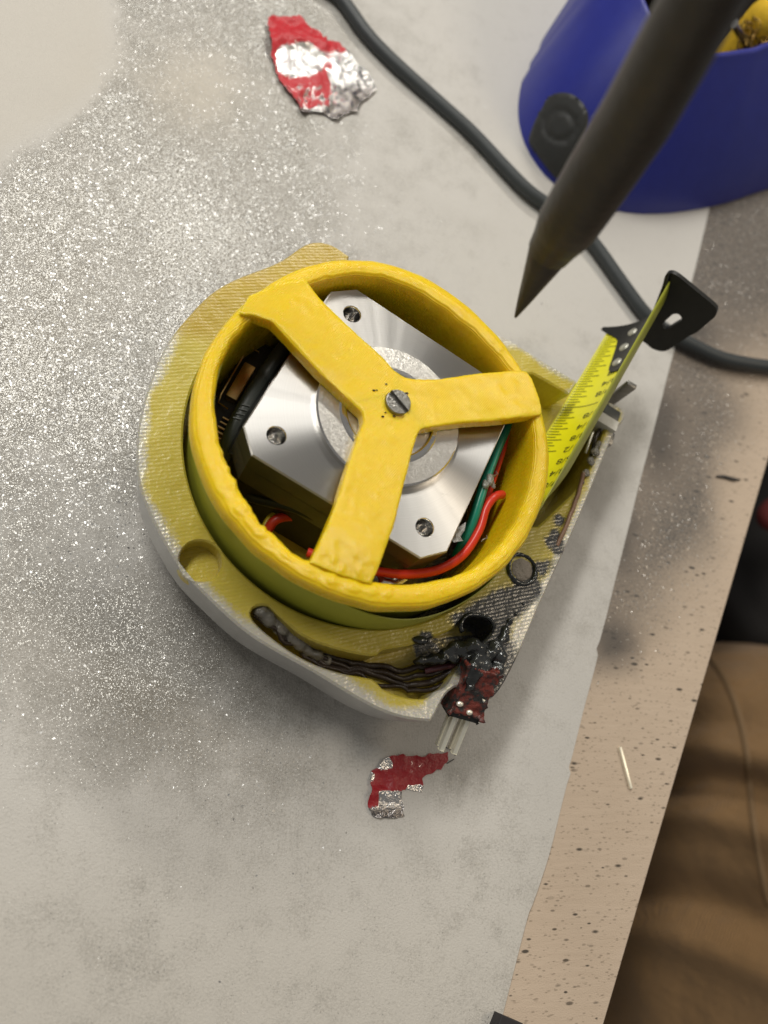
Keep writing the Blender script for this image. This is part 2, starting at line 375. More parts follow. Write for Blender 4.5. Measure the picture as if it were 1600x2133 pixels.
M['brown_wire'] = simple('dark_brown_wire', (.034, .023, .018), .3, var=.35, bump=.01)
M['pcb'] = simple('dark_circuit_board', (.025, .02, .012), .4, var=.3)
M['putty'] = simple('black_glue', (.075, .078, .078), .2, 0.75, nscale=4, var=.8, bump=.035, bscale=6)
t = NT('red_heat_shrink'); k = t.ramp(t.noise(5, 5, rough=.7), [(.46, 0), (.58, 1)])
t.P(Base_Color=t.mix(k, (.15, .028, .019), (.022, .022, .021)), Roughness=.38, Normal=t.bump(t.noise(12, 4), .04)); M['shrink'] = t.m
M['plug'] = simple('grey_glue_plug', (.30, .26, .22), .5, nscale=5, var=.35, bump=.03, bscale=18)
M['white_plastic'] = simple('white_plastic', (.62, .60, .54), .45, var=.1)
M['grey_plastic'] = simple('dark_grey_plastic', (.07, .075, .07), .4, var=.2)
M['clear'] = simple('clear_glue', (.45, .42, .36), .25, nscale=9, var=.3, bump=.04, bscale=10, Transmission_Weight=.6)
M['cord'] = simple('rubber_cord', (.036, .042, .044), .5, nscale=4, var=.12, bump=.004, bscale=50)
t = NT('blue_plastic'); t.P(Base_Color=t.mix(t.noise(3, 3), (.009, .015, .21), (.014, .024, .27)), Roughness=.42, Normal=t.bump(t.noise(45, 3), .006)); M['blue'] = t.m
M['pad'] = simple('black_rubber_pad', (.024, .025, .024), .5, var=.15, bump=.004)
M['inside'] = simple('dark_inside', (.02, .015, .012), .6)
M['sponge'] = simple('yellow_sponge', (.80, .50, .02), .8, nscale=10, var=.15, bump=.05)
M['brass'] = simple('brass_wool', (.35, .22, .06), .25, 1.0, nscale=10, var=.5)
t = NT('oxidised_tool'); t.P(Base_Color=t.mix(t.noise(2.5, 4), (.028, .026, .023), (.055, .048, .042)), Roughness=.42, Metallic=.35, Normal=t.bump(t.noise(9, 4), .01)); M['tool'] = t.m
# painted red foil: bare shiny foil where the paint has flaked (attr r)
def foil(name, red):
    t = NT(name); A = t.attr('paint'); k = t.n('MapRange', {0: t.math('ADD', A[0], t.math('MULTIPLY', t.math('SUBTRACT', t.noise(1.0, 5, vec=t.mp((9, 4.5, 6), (0, 0, .6)), rough=.7, dist=.6), .5), 1.1)), 1: .46, 2: .54}).outputs[0]
    fb = t.noise(22, 4)
    c = t.mix(k, t.mix(fb, red, tuple(x * .6 for x in red)), t.mix(A[1], (.80, .79, .78), (.24, .22, .21)))
    t.P(Base_Color=c, Metallic=k, Roughness=t.n('MapRange', {0: k, 3: .42, 4: .18}).outputs[0], Normal=t.bump(t.math('ADD', t.noise(5, 4), t.math('MULTIPLY', fb, .35)), t.n('MapRange', {0: A[0], 3: .02, 4: .06}).outputs[0])); return t.m
M['foil'] = foil('red_painted_foil', (.66, .022, .035)); M['foil_dark'] = foil('red_painted_tape', (.40, .014, .022))
t = NT('brown_canvas'); wv = t.n('TexWave', {'Vector': t.mp((1, 1, 1), (0, 0, .8)), 'Scale': 6.0, 'Distortion': 1.0}).outputs['Fac']
t.P(Base_Color=t.mix(t.noise(.25, 4), (.22, .125, .048), (.30, .175, .074)), Roughness=.9, Normal=t.bump(t.math('ADD', t.noise(.5, 4), t.math('MULTIPLY', wv, .05)), .5)); t.set(t.p, 'Sheen Weight', .15); M['canvas'] = t.m
M['thread'] = simple('seam_thread', (.20, .125, .06), .8)
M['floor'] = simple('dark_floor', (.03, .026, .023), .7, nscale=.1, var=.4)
M['red_cloth'] = simple('red_cloth', (.10, .007, .006), .85, nscale=.5, var=.3); M['stand_in_black'] = simple('stand_in_black', (.008, .007, .007), .9, nscale=.4, var=.3)
M['fibre'] = simple('dark_fibre', (.05, .04, .035), .6); M['splinter'] = simple('dark_splinter', (.06, .055, .05), .5, var=.3)
M['black_card'] = simple('black_card', (.02, .018, .02), .5, var=.2)

# ------------------------------------------------------------------ floor, bench, paper
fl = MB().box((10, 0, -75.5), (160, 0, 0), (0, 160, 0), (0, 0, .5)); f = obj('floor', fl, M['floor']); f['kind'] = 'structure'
e0, e1 = at(1595, 978, 0), at(1259, 2133, 0); ed = (e0 - e1).normalized()
ea, eb = e1 - ed * 14, e0 + ed * 40
poly = [ea, eb, eb + Vector((-70, 20, 0)), ea + Vector((-60, 15, 0))]
near = [at(1040, 2133), at(1259, 2133) , e0, at(1600, 400), at(1480, 420), at(1330, 940)]
mb = MB()
def bench_mask(v):
    x, y = px(v); n = n3(v.x * .5, v.y * .5) * 60
    d = abs(x + n - (1490 - (y - 500) * .185)) ; k = 1 - sstep(30, 150, d)
    k = max(k, .95 * (1 - sstep(30, 260, x - (1345 - (y - 940) * .25) + n * .6)))
    k *= 1 - sstep(1230, 1480, y + (x - 1250) * .6 + n)
    k = max(k, 1.0 * (1 - sstep(600, 820, y + n)))
    return k if y < 2000 else 0
loop = lin([Vector(p) for p in poly], 2.0)
ov, tr, ids = fill([ccw(loop)], 1.6)
# finer ply where the camera looks
fine_pts = [at(1040, 2140), at(1265, 2140), at(1430, 1560), at(1600, 1010), at(1640, 380), at(1440, 380), at(1300, 940), at(1150, 1650)]
mb.prism(loop, -1.8, 0.0, 0.03, 0, 0)
me = bpy.data.meshes.new('bench')
ins = offset(ccw(loop), .03); ov, tr, ids = fill([ins], .35)
V = [(v.x, v.y, 0.0) for v in ov]; F = [tuple(q) if (ov[q[1]] - ov[q[0]]).cross(ov[q[2]] - ov[q[0]]) > 0 else tuple(q)[::-1] for q in tr]
nb = len(V); L = ccw(loop); n = len(L); top = ids[0]
V += [(p[0], p[1], -.03) for p in L] + [(p[0], p[1], -1.8) for p in L]
mi = [0] * len(F)
for j in range(n):
    k = (j + 1) % n; F.append((top[j], nb + j, nb + k, top[k])); F.append((nb + j, nb + n + j, nb + n + k, nb + k)); mi += [0, 1]
F.append(tuple(nb + n + j for j in range(n))[::-1]); mi.append(1)
me.from_pydata(V, [], F); me.materials.append(M['ply']); me.materials.append(M['ply_edge']); me.polygons.foreach_set('material_index', mi)
def smudge(v):
    x, y = px(v); n = n3(v.x, v.y, 4) * 25
    return max((1 - sstep(.2, 1.25, math.hypot((x - cx + n) / rx, (y - cy) / ry))) for cx, cy, rx, ry in ((1372, 900, 90, 170), (1440, 690, 110, 70), (1300, 1120, 60, 120), (1270, 1330, 70, 80)))
vattr(me, 'paint', [(bench_mask(v.co) * (1 - .7 * smudge(v.co)), smudge(v.co), 0) for v in me.vertices]); bench = link('workbench', me, None)
tag(bench, 'tan plywood workbench top freckled with dark specks and grey overspray', 'workbench')

edge = [(1560, -420), (1545, 60), (1512, 240), (1478, 430), (1410, 700), (1347, 940), (1300, 1130), (1247, 1335), (1240, 1352), (1243, 1366), (1215, 1475), (1190, 1575), (1183, 1598), (1186, 1612), (1178, 1635), (1140, 1780), (1105, 1885), (1098, 1900), (1070, 2010), (1040, 2133), (1010, 2260)]
E = [at(x, y) for x, y in edge]
ploop = lin(crom(E, .25) + [E[-1] + Vector((-3, -6, 0)), E[-1] + Vector((-24, -3, 0)), E[0] + Vector((-34, 12, 0))], .5)
ov, tr, ids = fill([ccw(ploop)], .24)
hold_c = Vector((8.45, 13.0, 0))
def paper_z(x, y):
    z = .035 + .05 * n3(x * .22, y * .22, 3) + .022 * n3(x * .6, y * .9, 8)
    a = x * .5 - y * .86; z += .03 * max(0, 1 - abs(n3(x * .12 + 4, y * .12, 1) * 6)) * .5
    X, Y = px(Vector((x, y, 0)))
    # two creases in the upper part and a soft ridge left of the case
    for (ax, ay, bx, by, h, wd) in ((320, 180, 520, 290, -.05, .25), (760, 330, 1010, 470, .05, .3), (240, 1465, 470, 1420, .05, .5), (880, 60, 1000, 210, .04, .5)):
        a, b = at(ax, ay), at(bx, by); t = ((x - a.x) * (b.x - a.x) + (y - a.y) * (b.y - a.y)) / ((b.x - a.x) ** 2 + (b.y - a.y) ** 2); t = min(1, max(0, t))
        d = math.hypot(x - a.x - (b.x - a.x) * t, y - a.y - (b.y - a.y) * t); z += h * math.exp(-(d / wd) ** 2)
    z = max(z, .012)
    flat = min(1, max(0, (math.hypot(x - hold_c.x, y - hold_c.y) - 4.2) / 1.5)) * min(1, max(0, (math.hypot(x - .3, y) - 3.4) / 1.2))
    return .012 + (z - .012) * flat
def paper_mask(x, y):
    X, Y = px(Vector((x, y, 0))); w = 26 * n3(x * 1.3, y * 1.3, 5) + 12 * n3(x * 4, y * 4, 2)
    # clean corner kept by a mask at the top left
    b = max(X - 222 + (Y - 60) * .05 * (1 if Y > 60 else .3), (Y - 335) + X * .62 + max(0, X - 120) * .4)
    clean = 1 - sstep(-35, 30, b + w)
    dense = sstep(-10, 60, b + w) * (1 - sstep(620, 830, X + w * 2 + max(0, 500 - Y) * .12)) * (1 - sstep(980, 1350, Y + w * 2))
    lo = (1 - sstep(500, 900, X)) * (1 - sstep(1380, 1760, Y - X * .35 + w * 2)) * sstep(900, 1300, Y)
    beige = math.exp(-((X - 400) / 170) ** 2 - ((Y - 190) / 130) ** 2)
    halo = math.exp(-(max(0, math.hypot(x - .2, y) - 3.6) / 1.1) ** 2) * .75 * sstep(900, 1300, Y)
    p = max(dense * (.72 + .5 * max(0, n3(x * .35 + 2, y * .35 - x * .2, 21))), lo * .62, halo * .6, .26) * (1 - clean) + clean * .08
    p = min(1, p * (.9 + .35 * n3(x * .5, y * .5, 9))) * (1 - .55 * beige)
    p += .3 * math.exp(-((X - 620) / 150) ** 2 - ((Y - 60) / 90) ** 2)
    if X > 1000 and Y < 700: p *= .6
    dense *= .35 + .65 * sstep(-60, 260, b + w * 3 + 160 * n3(x * .45, y * .45, 12))
    g = max(dense * 1.0, lo * .12, halo * .05, .006) * (1 - clean) * (1 - .75 * beige) * (1 - .45 * sstep(900, 1400, Y))
    return max(0, min(1, p)), max(0, g), min(1, .55 * beige + .12 + .25 * sstep(1500, 2100, Y) + .25 * clean)
V = [(v.x, v.y, paper_z(v.x, v.y)) for v in ov]; F = [tuple(q) if (ov[q[1]] - ov[q[0]]).cross(ov[q[2]] - ov[q[0]]) > 0 else tuple(q)[::-1] for q in tr]
nb = len(V); n = len(ids[0]); V += [(V[i][0], V[i][1], .004) for i in ids[0]]
for j in range(n): F.append((ids[0][j], nb + j, nb + (j + 1) % n, ids[0][(j + 1) % n]))
me = bpy.data.meshes.new('paper'); me.from_pydata(V, [], F); me.materials.append(M['paper']); me.polygons.foreach_set('use_smooth', [True] * len(F))
vattr(me, 'paint', [paper_mask(v.co.x, v.co.y) for v in me.vertices]); pp = link('masking_paper', me, None, sharp=50)
tag(pp, 'pale paper sheet dusted with silver spray paint covering the workbench', 'paper')

# ------------------------------------------------------------------ the opened tape measure
TM = thing('tape_measure', (0, 0, 0), 'opened silver and yellow tape measure with a motor inside its yellow spoked reel', 'tape measure')
ZT = 1.9; CC = Vector((.01, -.14, 0))
def circ(c, r, a0, a1, step=.09):
    n = max(2, int(abs(a1 - a0) * r / step)); return [Vector((c[0] + r * math.cos(a0 + (a1 - a0) * i / n), c[1] + r * math.sin(a0 + (a1 - a0) * i / n), 0)) for i in range(n + 1)]
def zp(l, z=ZT): return [Vector((p.x, p.y, 0)) for p in (at(x, y, z) for x, y in l)]
# outer outline, starting at the right-hand jaw tip and running clockwise in the picture
right = zp([(1267, 836), (1292, 846), (1302, 860), (1298, 878), (1281, 900), (1250, 974), (1232, 1019), (1204, 1086), (1165, 1172), (1124, 1262), (1086, 1352), (1052, 1420), (1030, 1450), (1008, 1466)])
seat = zp([(1000, 1458), (985, 1440), (960, 1428), (935, 1440), (922, 1458), (908, 1486), (897, 1502)])
low = zp([(897, 1502), (856, 1501), (819, 1492), (781, 1475), (725, 1444), (650, 1396), (575, 1357), (500, 1309), (430, 1240), (380, 1193), (320, 1090), (300, 1045), (285, 1000), (284, 940), (290, 870), (330, 747), (365, 690), (406, 645), (432, 615), (485, 582), (543, 561), (590, 543), (611, 527), (637, 504), (652, 500), (690, 501), (703, 509), (728, 533)])
hid = circ((-.1, .05), 3.5, R(97), R(58), .2)[1:]
jaw = zp([(1065, 709), (1130, 750), (1200, 792)]); jtip = zp([(1203, 798), (1187, 821)]); jin = zp([(1187, 821), (1110, 777)])
LOW = relax(crom(low, .1), 14)
out_top = crom(right, .1) + crom(seat, .1)[1:] + LOW[1:] + crom([LOW[-1]] + hid + [jaw[0]], .12)[1:] + lin(jaw, .1, False)[1:] + jtip
a_in = math.atan2(jin[1].y - CC.y, jin[1].x - CC.x)
rin = zp([(1122, 1096), (1195, 1028), (1222, 988), (1246, 936), (1262, 890), (1267, 836)])
a_out = math.atan2(rin[0].y - CC.y, rin[0].x - CC.x)
hub_a = circ(CC, 2.965, a_in + .08, a_out + 2 * math.pi - .06)
main = out_top + lin([jtip[-1], jin[1]], .1, False)[1:] + hub_a + lin(rin, .1, False)[:-1]
cl = []
for p in main:
    if not cl or (p - cl[-1]).length > .02: cl.append(p)
main = ccw(cl)
groove = ccw(crom(zp([(522, 1276), (537, 1262), (560, 1262), (579, 1280), (631, 1324), (699, 1351), (777, 1366), (800, 1353), (860, 1342), (935, 1314), (962, 1292), (990, 1284), (1018, 1292), (1026, 1308), (1015, 1330), (975, 1360), (950, 1400), (930, 1430), (905, 1442), (886, 1456), (837, 1451), (796, 1433), (777, 1415), (710, 1402), (650, 1381), (597, 1351), (537, 1303)]), .08, True))
bc = at(419, 1168, ZT); blind = ccw(circ((bc.x, bc.y), .315, 0, 2 * math.pi * .98, .07))
loops = [main, groove, blind]
tops = [offset(main, .035), offset(groove, -.03), offset(blind, -.025)]
ov, tr, ids = fill(tops, .11)
V = [(v.x, v.y, ZT + .012 * n3(v.x * 5, v.y * 5)) for v in ov]; F = [tuple(q) if (ov[q[1]] - ov[q[0]]).cross(ov[q[2]] - ov[q[0]]) > 0 else tuple(q)[::-1] for q in tr]; mi = [0] * len(F)
outline = out_top
def on_outer(p): return pdist(p[0], p[1], outline) < .05
for L, T, zb in ((main, ids[0], .85), (groove, ids[1], 1.3), (blind, ids[2], 1.55)):
    b = len(V); n = len(L); fl = L is main; oo = [fl and on_outer(p) for p in L]; Li = offset(L, .09) if fl else L
    V += [(p[0], p[1], ZT - .035) for p in L] + [((q if o_ else p)[0], (q if o_ else p)[1], zb) for p, q, o_ in zip(L, Li, oo)]
    for j in range(n):
        k = (j + 1) % n; s = 1 if (oo[j] and oo[k]) else 0
        q1, q2 = (T[j], b + j, b + k, T[k]), (b + j, b + n + j, b + n + k, b + k)
        if not fl: q1, q2 = q1[::-1], q2[::-1]
        F += [q1, q2]; mi += [0, s]
    if not fl:
        F.append(tuple(b + n + j for j in range(n))); mi.append(0)
# lower shell: closed floor with a rounded edge
hull = ccw(zp([(1285, 838)]) + crom(right[2:], .15) + crom([right[-1]] + [seat[0], seat[-1]], .15)[1:-1] + LOW + crom([LOW[-1]] + hid + [jaw[0]], .15)[1:] + lin(jaw, .15, False)[1:] + zp([(1232, 806)]))
rows = [(.86, .10), (.70, .16), (.52, .26), (.36, .40), (.2, .60), (.08, .9), (.012, 1.3)]
n = len(hull); b = len(V)
cen = Vector((.2, 0, 0))
for z, d in rows:
    for p in hull:
        q = p - cen; V.append(tuple(cen + q * (1 - d / 3.5)) [:2] + (z,))
for i in range(len(rows) - 1):
    for j in range(n): F.append((b + i * n + j, b + (i + 1) * n + j, b + (i + 1) * n + (j + 1) % n, b + i * n + (j + 1) % n)); mi.append(1)
b2 = len(V); V += [(p[0], p[1], .853) for p in offset(hull, .14)]; F.append(tuple(b2 + j for j in range(n))); mi.append(0)
F.append(tuple(b + (len(rows) - 1) * n + j for j in range(n))[::-1]); mi.append(1)
me = bpy.data.meshes.new('case'); me.from_pydata(V, [], F); me.materials.append(M['case']); me.materials.append(M['silver']); me.polygons.foreach_set('material_index', mi); me.polygons.foreach_set('use_smooth', [True] * len(F))
def case_mask(p):
    X, Y = px(p); w = 20 * n3(p.x * 2, p.y * 2, 1); d = pdist(p.x, p.y, outline)
    sil = (1 - sstep(.0, .30, d + w * .006)) * .75 + .10 + .18 * sstep(1250, 1420, Y)
    if p.z < ZT - .2: sil = .05
    sil += .5 * math.exp(-((X - 1090) / 60) ** 2 - ((Y - 1290) / 90) ** 2)
    sm = 0
    for cx, cy, r in ((1010, 1370, 75), (1060, 1255, 52), (1095, 1215, 36), (1030, 1300, 45), (1035, 1420, 45), (1130, 1180, 30), (1150, 1130, 22), (985, 1290, 50), (880, 1335, 22), (1160, 1080, 14)):
        sm = max(sm, 1 - sstep(r * .55, r * 1.25, math.hypot(X - cx, Y - cy) + w))
    orange = (1 - sstep(700, 760, Y + w + (X - 500) * -.25)) * (1 - sstep(690, 800, X)) if p.z > 1.5 else .25
    if Y < 720 and X < 800: orange = max(orange, .9 * (1 - sstep(640, 690, Y + w)))
    return min(1, sil * (1 - .45 * orange)), sm, orange
vattr(me, 'paint', [case_mask(v.co) for v in me.vertices]); case = link('case', me, TM, sharp=32)
L = ccw(lin(zp([(1100, 850), (1160, 805), (1178, 806), (1205, 800), (1232, 806), (1228, 905), (1160, 1010), (1110, 1050)], 1.15), .15)); mb = MB().prism(L, .85, 1.12, .02)
me = mb.mesh('mouth_floor', M['case']); vattr(me, 'paint', [(.1, .25, .2)] * len(me.vertices)); link('mouth_floor', me, case)
# plug over a screw, small glued-in bits of the case
pc = at(1087, 1186, 1.9); mb = MB().lathe((pc.x, pc.y, 1.86), [(0.001, .055), (.1, .06), (.19, .05), (.215, .03), (.22, -.02)], 24); me = roughen(mb.mesh('screw_plug', M['plug']), .02, 9); link('screw_plug', me, case)
mb = MB().lathe((pc.x, pc.y, 1.9), [(.225, 0.0), (.245, .05), (.285, .045), (.31, -.01)], 28); me = roughen(mb.mesh('plug_collar', M['putty']), .03, 8); link('plug_collar', me, case)

# tape wound on the reel
RC = Vector((-.03, -.2, 0))
mb = MB(); N = 140; prof = [(2.62, .7), (2.62, 3.05)] + [(2.65 + .022 * i, 3.05 - .006 * (i % 2)) for i in range(6)] + [(2.79, 3.03), (2.79, .7)]
mb.lathe(RC + Vector((-.02, 0, 0)), prof, N); coil = obj('tape_coil', mb, M['tape_back'], TM, 30)
# loose last turn standing a little off on the lower side
pts = []
for i in range(60):
    a = R(238 + i * 1.55); rr = 2.78 + .13 * sstep(0, 30, i); pts.append(Vector((RC.x + rr * math.cos(a), RC.y + rr * math.sin(a), 0)))
mb = MB(); V = [];
for i_, p in enumerate(pts):
    q = (p - RC).normalized(); zt = 3.0 - .55 * sstep(0, 40, i_)
    for dz, dr in ((.75, 0), (zt, 0), (zt, .016), (.75, .016)): V.append((p.x + q.x * dr, p.y + q.y * dr, dz))
F = []
for i in range(len(pts) - 1):
    for k in range(4): F.append((i * 4 + k, (i + 1) * 4 + k, (i + 1) * 4 + (k + 1) % 4, i * 4 + (k + 1) % 4))
mb.add(V, F); obj('loose_turn', mb, M['tape_back'], coil, 30)

# pulled-out blade: concave strip standing on edge, u along from the hook, v across 0 (low) to 1 (top)
hookp = (at(1318, 640, 1.15)); u_end = at(1394, 586, 3.1); u_start = at(1140, 1044, 3.1); lo_a = at(1266, 690, 1.2); lo_b = at(1156, 868, 1.2)
ldir = (lo_a - lo_b).normalized(); udir = (u_end - u_start).normalized()
tdir = (ldir + udir); tdir.z = 0; tdir.normalize(); tn = Vector((tdir.y, -tdir.x, 0))
P_end = Vector((u_end.x, u_end.y, 0)); off_lo = (lo_a - u_end).dot(tn); off_up0 = 0
LEN = 6.6
def blade(u, v, lift=0.0):
    """u cm back from the hook end; v 0..1 across"""
    base = P_end - tdir * u
    z = 1.2 + (3.1 - 1.2) * v
    fl = 1 - sstep(4.6, 6.6, u)                                       # the cup flattens out on its way onto the reel
    bul = (.33 * fl + .03) * (1 - (2 * v - 1) ** 2)
    curl = 0
    o = off_lo * (1 - v) * fl + bul
    nx = tn * (o - lift - curl)
    return base + Vector((nx.x, nx.y, z - 0.0))
mb = MB(); NU, NV = 70, 16; V = []
for s in (0, 1):
    for i in range(NU + 1):
        for j in range(NV + 1): V.append(blade(LEN * i / NU, j / NV, .0 if s == 0 else -.022))
F = []; fm = []; st = (NU + 1) * (NV + 1)
for i in range(NU):
    for j in range(NV):
        a = i * (NV + 1) + j; q = (a, a + NV + 1, a + NV + 2, a + 1)
        F.append(q); fm.append(0); F.append(tuple(x + st for x in q[::-1])); fm.append(1)
for i in range(NU):
    for j in (0, NV):
        a = i * (NV + 1) + j; F.append((a, a + NV + 1, a + NV + 1 + st, a + st)); fm.append(1)
for j in range(NV): F.append((j, j + 1, j + 1 + st, j + st)); fm.append(1)
mb.v = [tuple(v) for v in V]; mb.f = F; mb.m = fm
bl = link('tape_blade', mb.mesh('tape_blade', [M['tape_face'], M['tape_back']]), TM, sharp=60)
# printed scale: 32nds with longer marks each 16th, 8th and inch, fractions upside down beside them
mb = MB(); mb.smooth = False
def strip(u, v0, v1, w=.022):
    k = 8; V = []; 
    for i in range(k + 1):
        v = v0 + (v1 - v0) * i / k; V += [blade(u - w / 2, v, .006), blade(u + w / 2, v, .006)]
    mb.add(V, [(2 * i, 2 * i + 1, 2 * i + 3, 2 * i + 2) for i in range(k)])
zero = -0.02
for k in range(1, 84):
    u = zero + k * 2.54 / 32
    if u > LEN - .1: break
    ln = .40 if k % 32 == 0 else .205 if k % 16 == 0 else .19 if k % 4 == 0 else .15 if k % 2 == 0 else .115
    strip(u, .015, ln)
def glyphs(txt, u, v0, h, wv):
    cu = bpy.data.curves.new('t', 'FONT'); cu.body = txt; cu.size = 1.0; cu.resolution_u = 3; o = bpy.data.objects.new('t', cu); S.collection.objects.link(o)
    bpy.context.view_layer.update(); dg = bpy.context.evaluated_depsgraph_get(); me = bpy.data.meshes.new_from_object(o.evaluated_get(dg)); bpy.data.objects.remove(o)
    # text x runs from the top edge down, text up runs toward the reel
    mb.add([blade(u + (v.co.y - .36) * h, v0 - v.co.x * wv, .007) for v in me.vertices], [tuple(p.vertices) for p in me.polygons]); bpy.data.meshes.remove(me)
names = ['1/8', '1/4', '3/8', '1/2', '5/8', '3/4', '7/8']
for k in range(1, 21):
    if k % 8 == 0: continue
    u = zero + k * 2.54 / 8 + .02; t_ = names[k % 8 - 1]
    glyphs(t_, u, .49, .21, .155)
sc = link('printed_scale', mb.mesh('printed_scale', M['ink']), bl); sc['kind'] = 'stuff'

# hook: bent end plate behind the tape plus a riveted tongue on the printed face
def on_plane(x, y, u):
    d = RX * ((x - 800) / FPX) + RY * ((y - 1066.5) / FPX) + RZ; p0 = P_end - tdir * u
    return CAM + d * ((p0 - CAM).dot(tdir) / d.dot(tdir))
hp = [(1396, 569), (1410, 574), (1445, 602), (1487, 637), (1493, 648), (1489, 660), (1474, 673), (1452, 692), (1436, 700), (1412, 716), (1392, 729), (1378, 732), (1360, 727), (1346, 716), (1330, 700), (1352, 664), (1378, 600), (1386, 574)]
hh = [(1392, 663), (1404, 654), (1414, 655), (1420, 663), (1419, 668), (1405, 676), (1392, 684), (1383, 684), (1380, 676)]
def on_uv(x, y):
    p = on_plane(x, y, -.03); return Vector(((p - P_end).dot(tn), p.z, 0))
H1 = ccw(crom([on_uv(*p) for p in hp], .05, True)); H2 = ccw(crom([on_uv(*p) for p in hh], .04, True))
ov, tr, ids = fill([H1, H2], 0)
mb = MB(); b0 = P_end + tdir * .03; V = [b0 + tn * v.x + Vector((0, 0, v.y)) for v in ov] + [b0 + tdir * .1 + tn * v.x + Vector((0, 0, v.y)) for v in ov]
k = len(ov); F = []
for q in tr:
    F.append(tuple(q)); F.append(tuple(i + k for i in q)[::-1])
for L in ids:
    n = len(L)
    for j in range(n): F.append((L[j], L[(j + 1) % n], L[(j + 1) % n] + k, L[j] + k))
mb.add(V, F); me = mb.mesh('hook', M['hook']); bm = bmesh.new(); bm.from_mesh(me); bmesh.ops.recalc_face_normals(bm, faces=bm.faces[:]); bm.to_mesh(me); bm.free()
hook = link('hook', me, bl, sharp=40)
tong = [(-.06, -.05), (.03, -.06), (.14, .0), (.26, .085), (.40, .16), (.60, .20), (1.1, .25), (1.5, .30), (1.62, .42), (1.6, .60), (1.45, .74), (.5, .80), (.2, .97), (-.06, .99)]
T = ccw(crom([Vector((a, b * 2, 0)) for a, b in tong], .08, True)); ov, tr, ids = fill([T], .08)
V = [blade(v.x, v.y / 2, .03) for v in ov] + [blade(v.x, v.y / 2, .006) for v in ov]; k = len(ov); F = [tuple(q) for q in tr]
n = len(ids[0]); F += [(ids[0][j], ids[0][(j + 1) % n], ids[0][(j + 1) % n] + k, ids[0][j] + k) for j in range(n)]
mb = MB().add(V, F); link('hook_tongue', mb.mesh('hook_tongue', M['hook']), bl, sharp=40)
for u, v in ((.30, .33), (.80, .335), (1.30, .36)):
    mb = MB(); c = blade(u, v, .04); e1_ = (blade(u + .1, v) - blade(u - .1, v)).normalized(); e2_ = (blade(u, v + .05) - blade(u, v - .05)).normalized(); nn = e1_.cross(e2_); nn = nn if nn.dot(tn) < 0 else -nn
    V = []; F = []
    for ri, hgt in ((.115, -.02), (.10, .02), (.05, .035)):
        for j in range(14): a = 2 * math.pi * j / 14; V.append(c + e1_ * math.cos(a) * ri + e2_ * math.sin(a) * ri + nn * hgt)
    for i in range(2):
        for j in range(14): F.append((i * 14 + j, i * 14 + (j + 1) % 14, (i + 1) * 14 + (j + 1) % 14, (i + 1) * 14 + j))
    F.append(tuple(28 + j for j in range(14))); mb.add(V, F); link('rivet', mb.mesh('rivet', M['rivet']), bl)

# reel: rough yellow rim and three-spoke spider
rim_o = crom(zp([(560, 590), (640, 553), (755, 533), (900, 580), (1000, 658), (1078, 742), (1125, 830), (1143, 905), (1144, 985), (1112, 1112), (1040, 1192), (980, 1236), (880, 1262), (780, 1261), (702, 1244), (639, 1219), (592, 1185), (546, 1150), (499, 1104), (455, 1044), (427, 983), (412, 945), (401, 890), (399, 822), (410, 770), (436, 715), (490, 645)], 3.3), .08, True)
rim_i = crom(zp([(690, 588), (770, 570), (860, 598), (960, 668), (1035, 738), (1086, 800), (1108, 880), (1112, 960), (1083, 1075), (1012, 1162), (930, 1204), (842, 1216), (770, 1207), (700, 1190), (646, 1168), (592, 1127), (555, 1096), (527, 1046), (496, 1000), (471, 954), (452, 910), (446, 860), (452, 810), (476, 740), (530, 655), (600, 610)], 3.3), .08, True)
def polar(L, c):
    d = sorted((math.atan2(p.y - c.y, p.x - c.x), math.hypot(p.x - c.x, p.y - c.y)) for p in L)
    def f(a):
        a = (a + math.pi) % (2 * math.pi) - math.pi
        for i in range(len(d)):
            if d[i][0] >= a: break
        p, q = d[i - 1], d[i]; da = (q[0] - p[0]) % (2 * math.pi) or 1e-6; t_ = ((a - p[0]) % (2 * math.pi)) / da
        return p[1] + (q[1] - p[1]) * min(1, max(0, t_))
    return f
def fourier(f, n=3):
    K_ = 180; v = [f(2 * math.pi * i / K_) for i in range(K_)]
    co_ = [(sum(v[i] * math.cos(k * 2 * math.pi * i / K_) for i in range(K_)) * (2 if k else 1) / K_, sum(v[i] * math.sin(k * 2 * math.pi * i / K_) for i in range(K_)) * 2 / K_) for k in range(n + 1)]
    return lambda a: sum(c * math.cos(k * a) + d * math.sin(k * a) for k, (c, d) in enumerate(co_))
fo, fi = fourier(polar(rim_o, RC), 4), fourier(polar(rim_i, RC), 5)
mb = MB(); N = 260; V = []; F = []
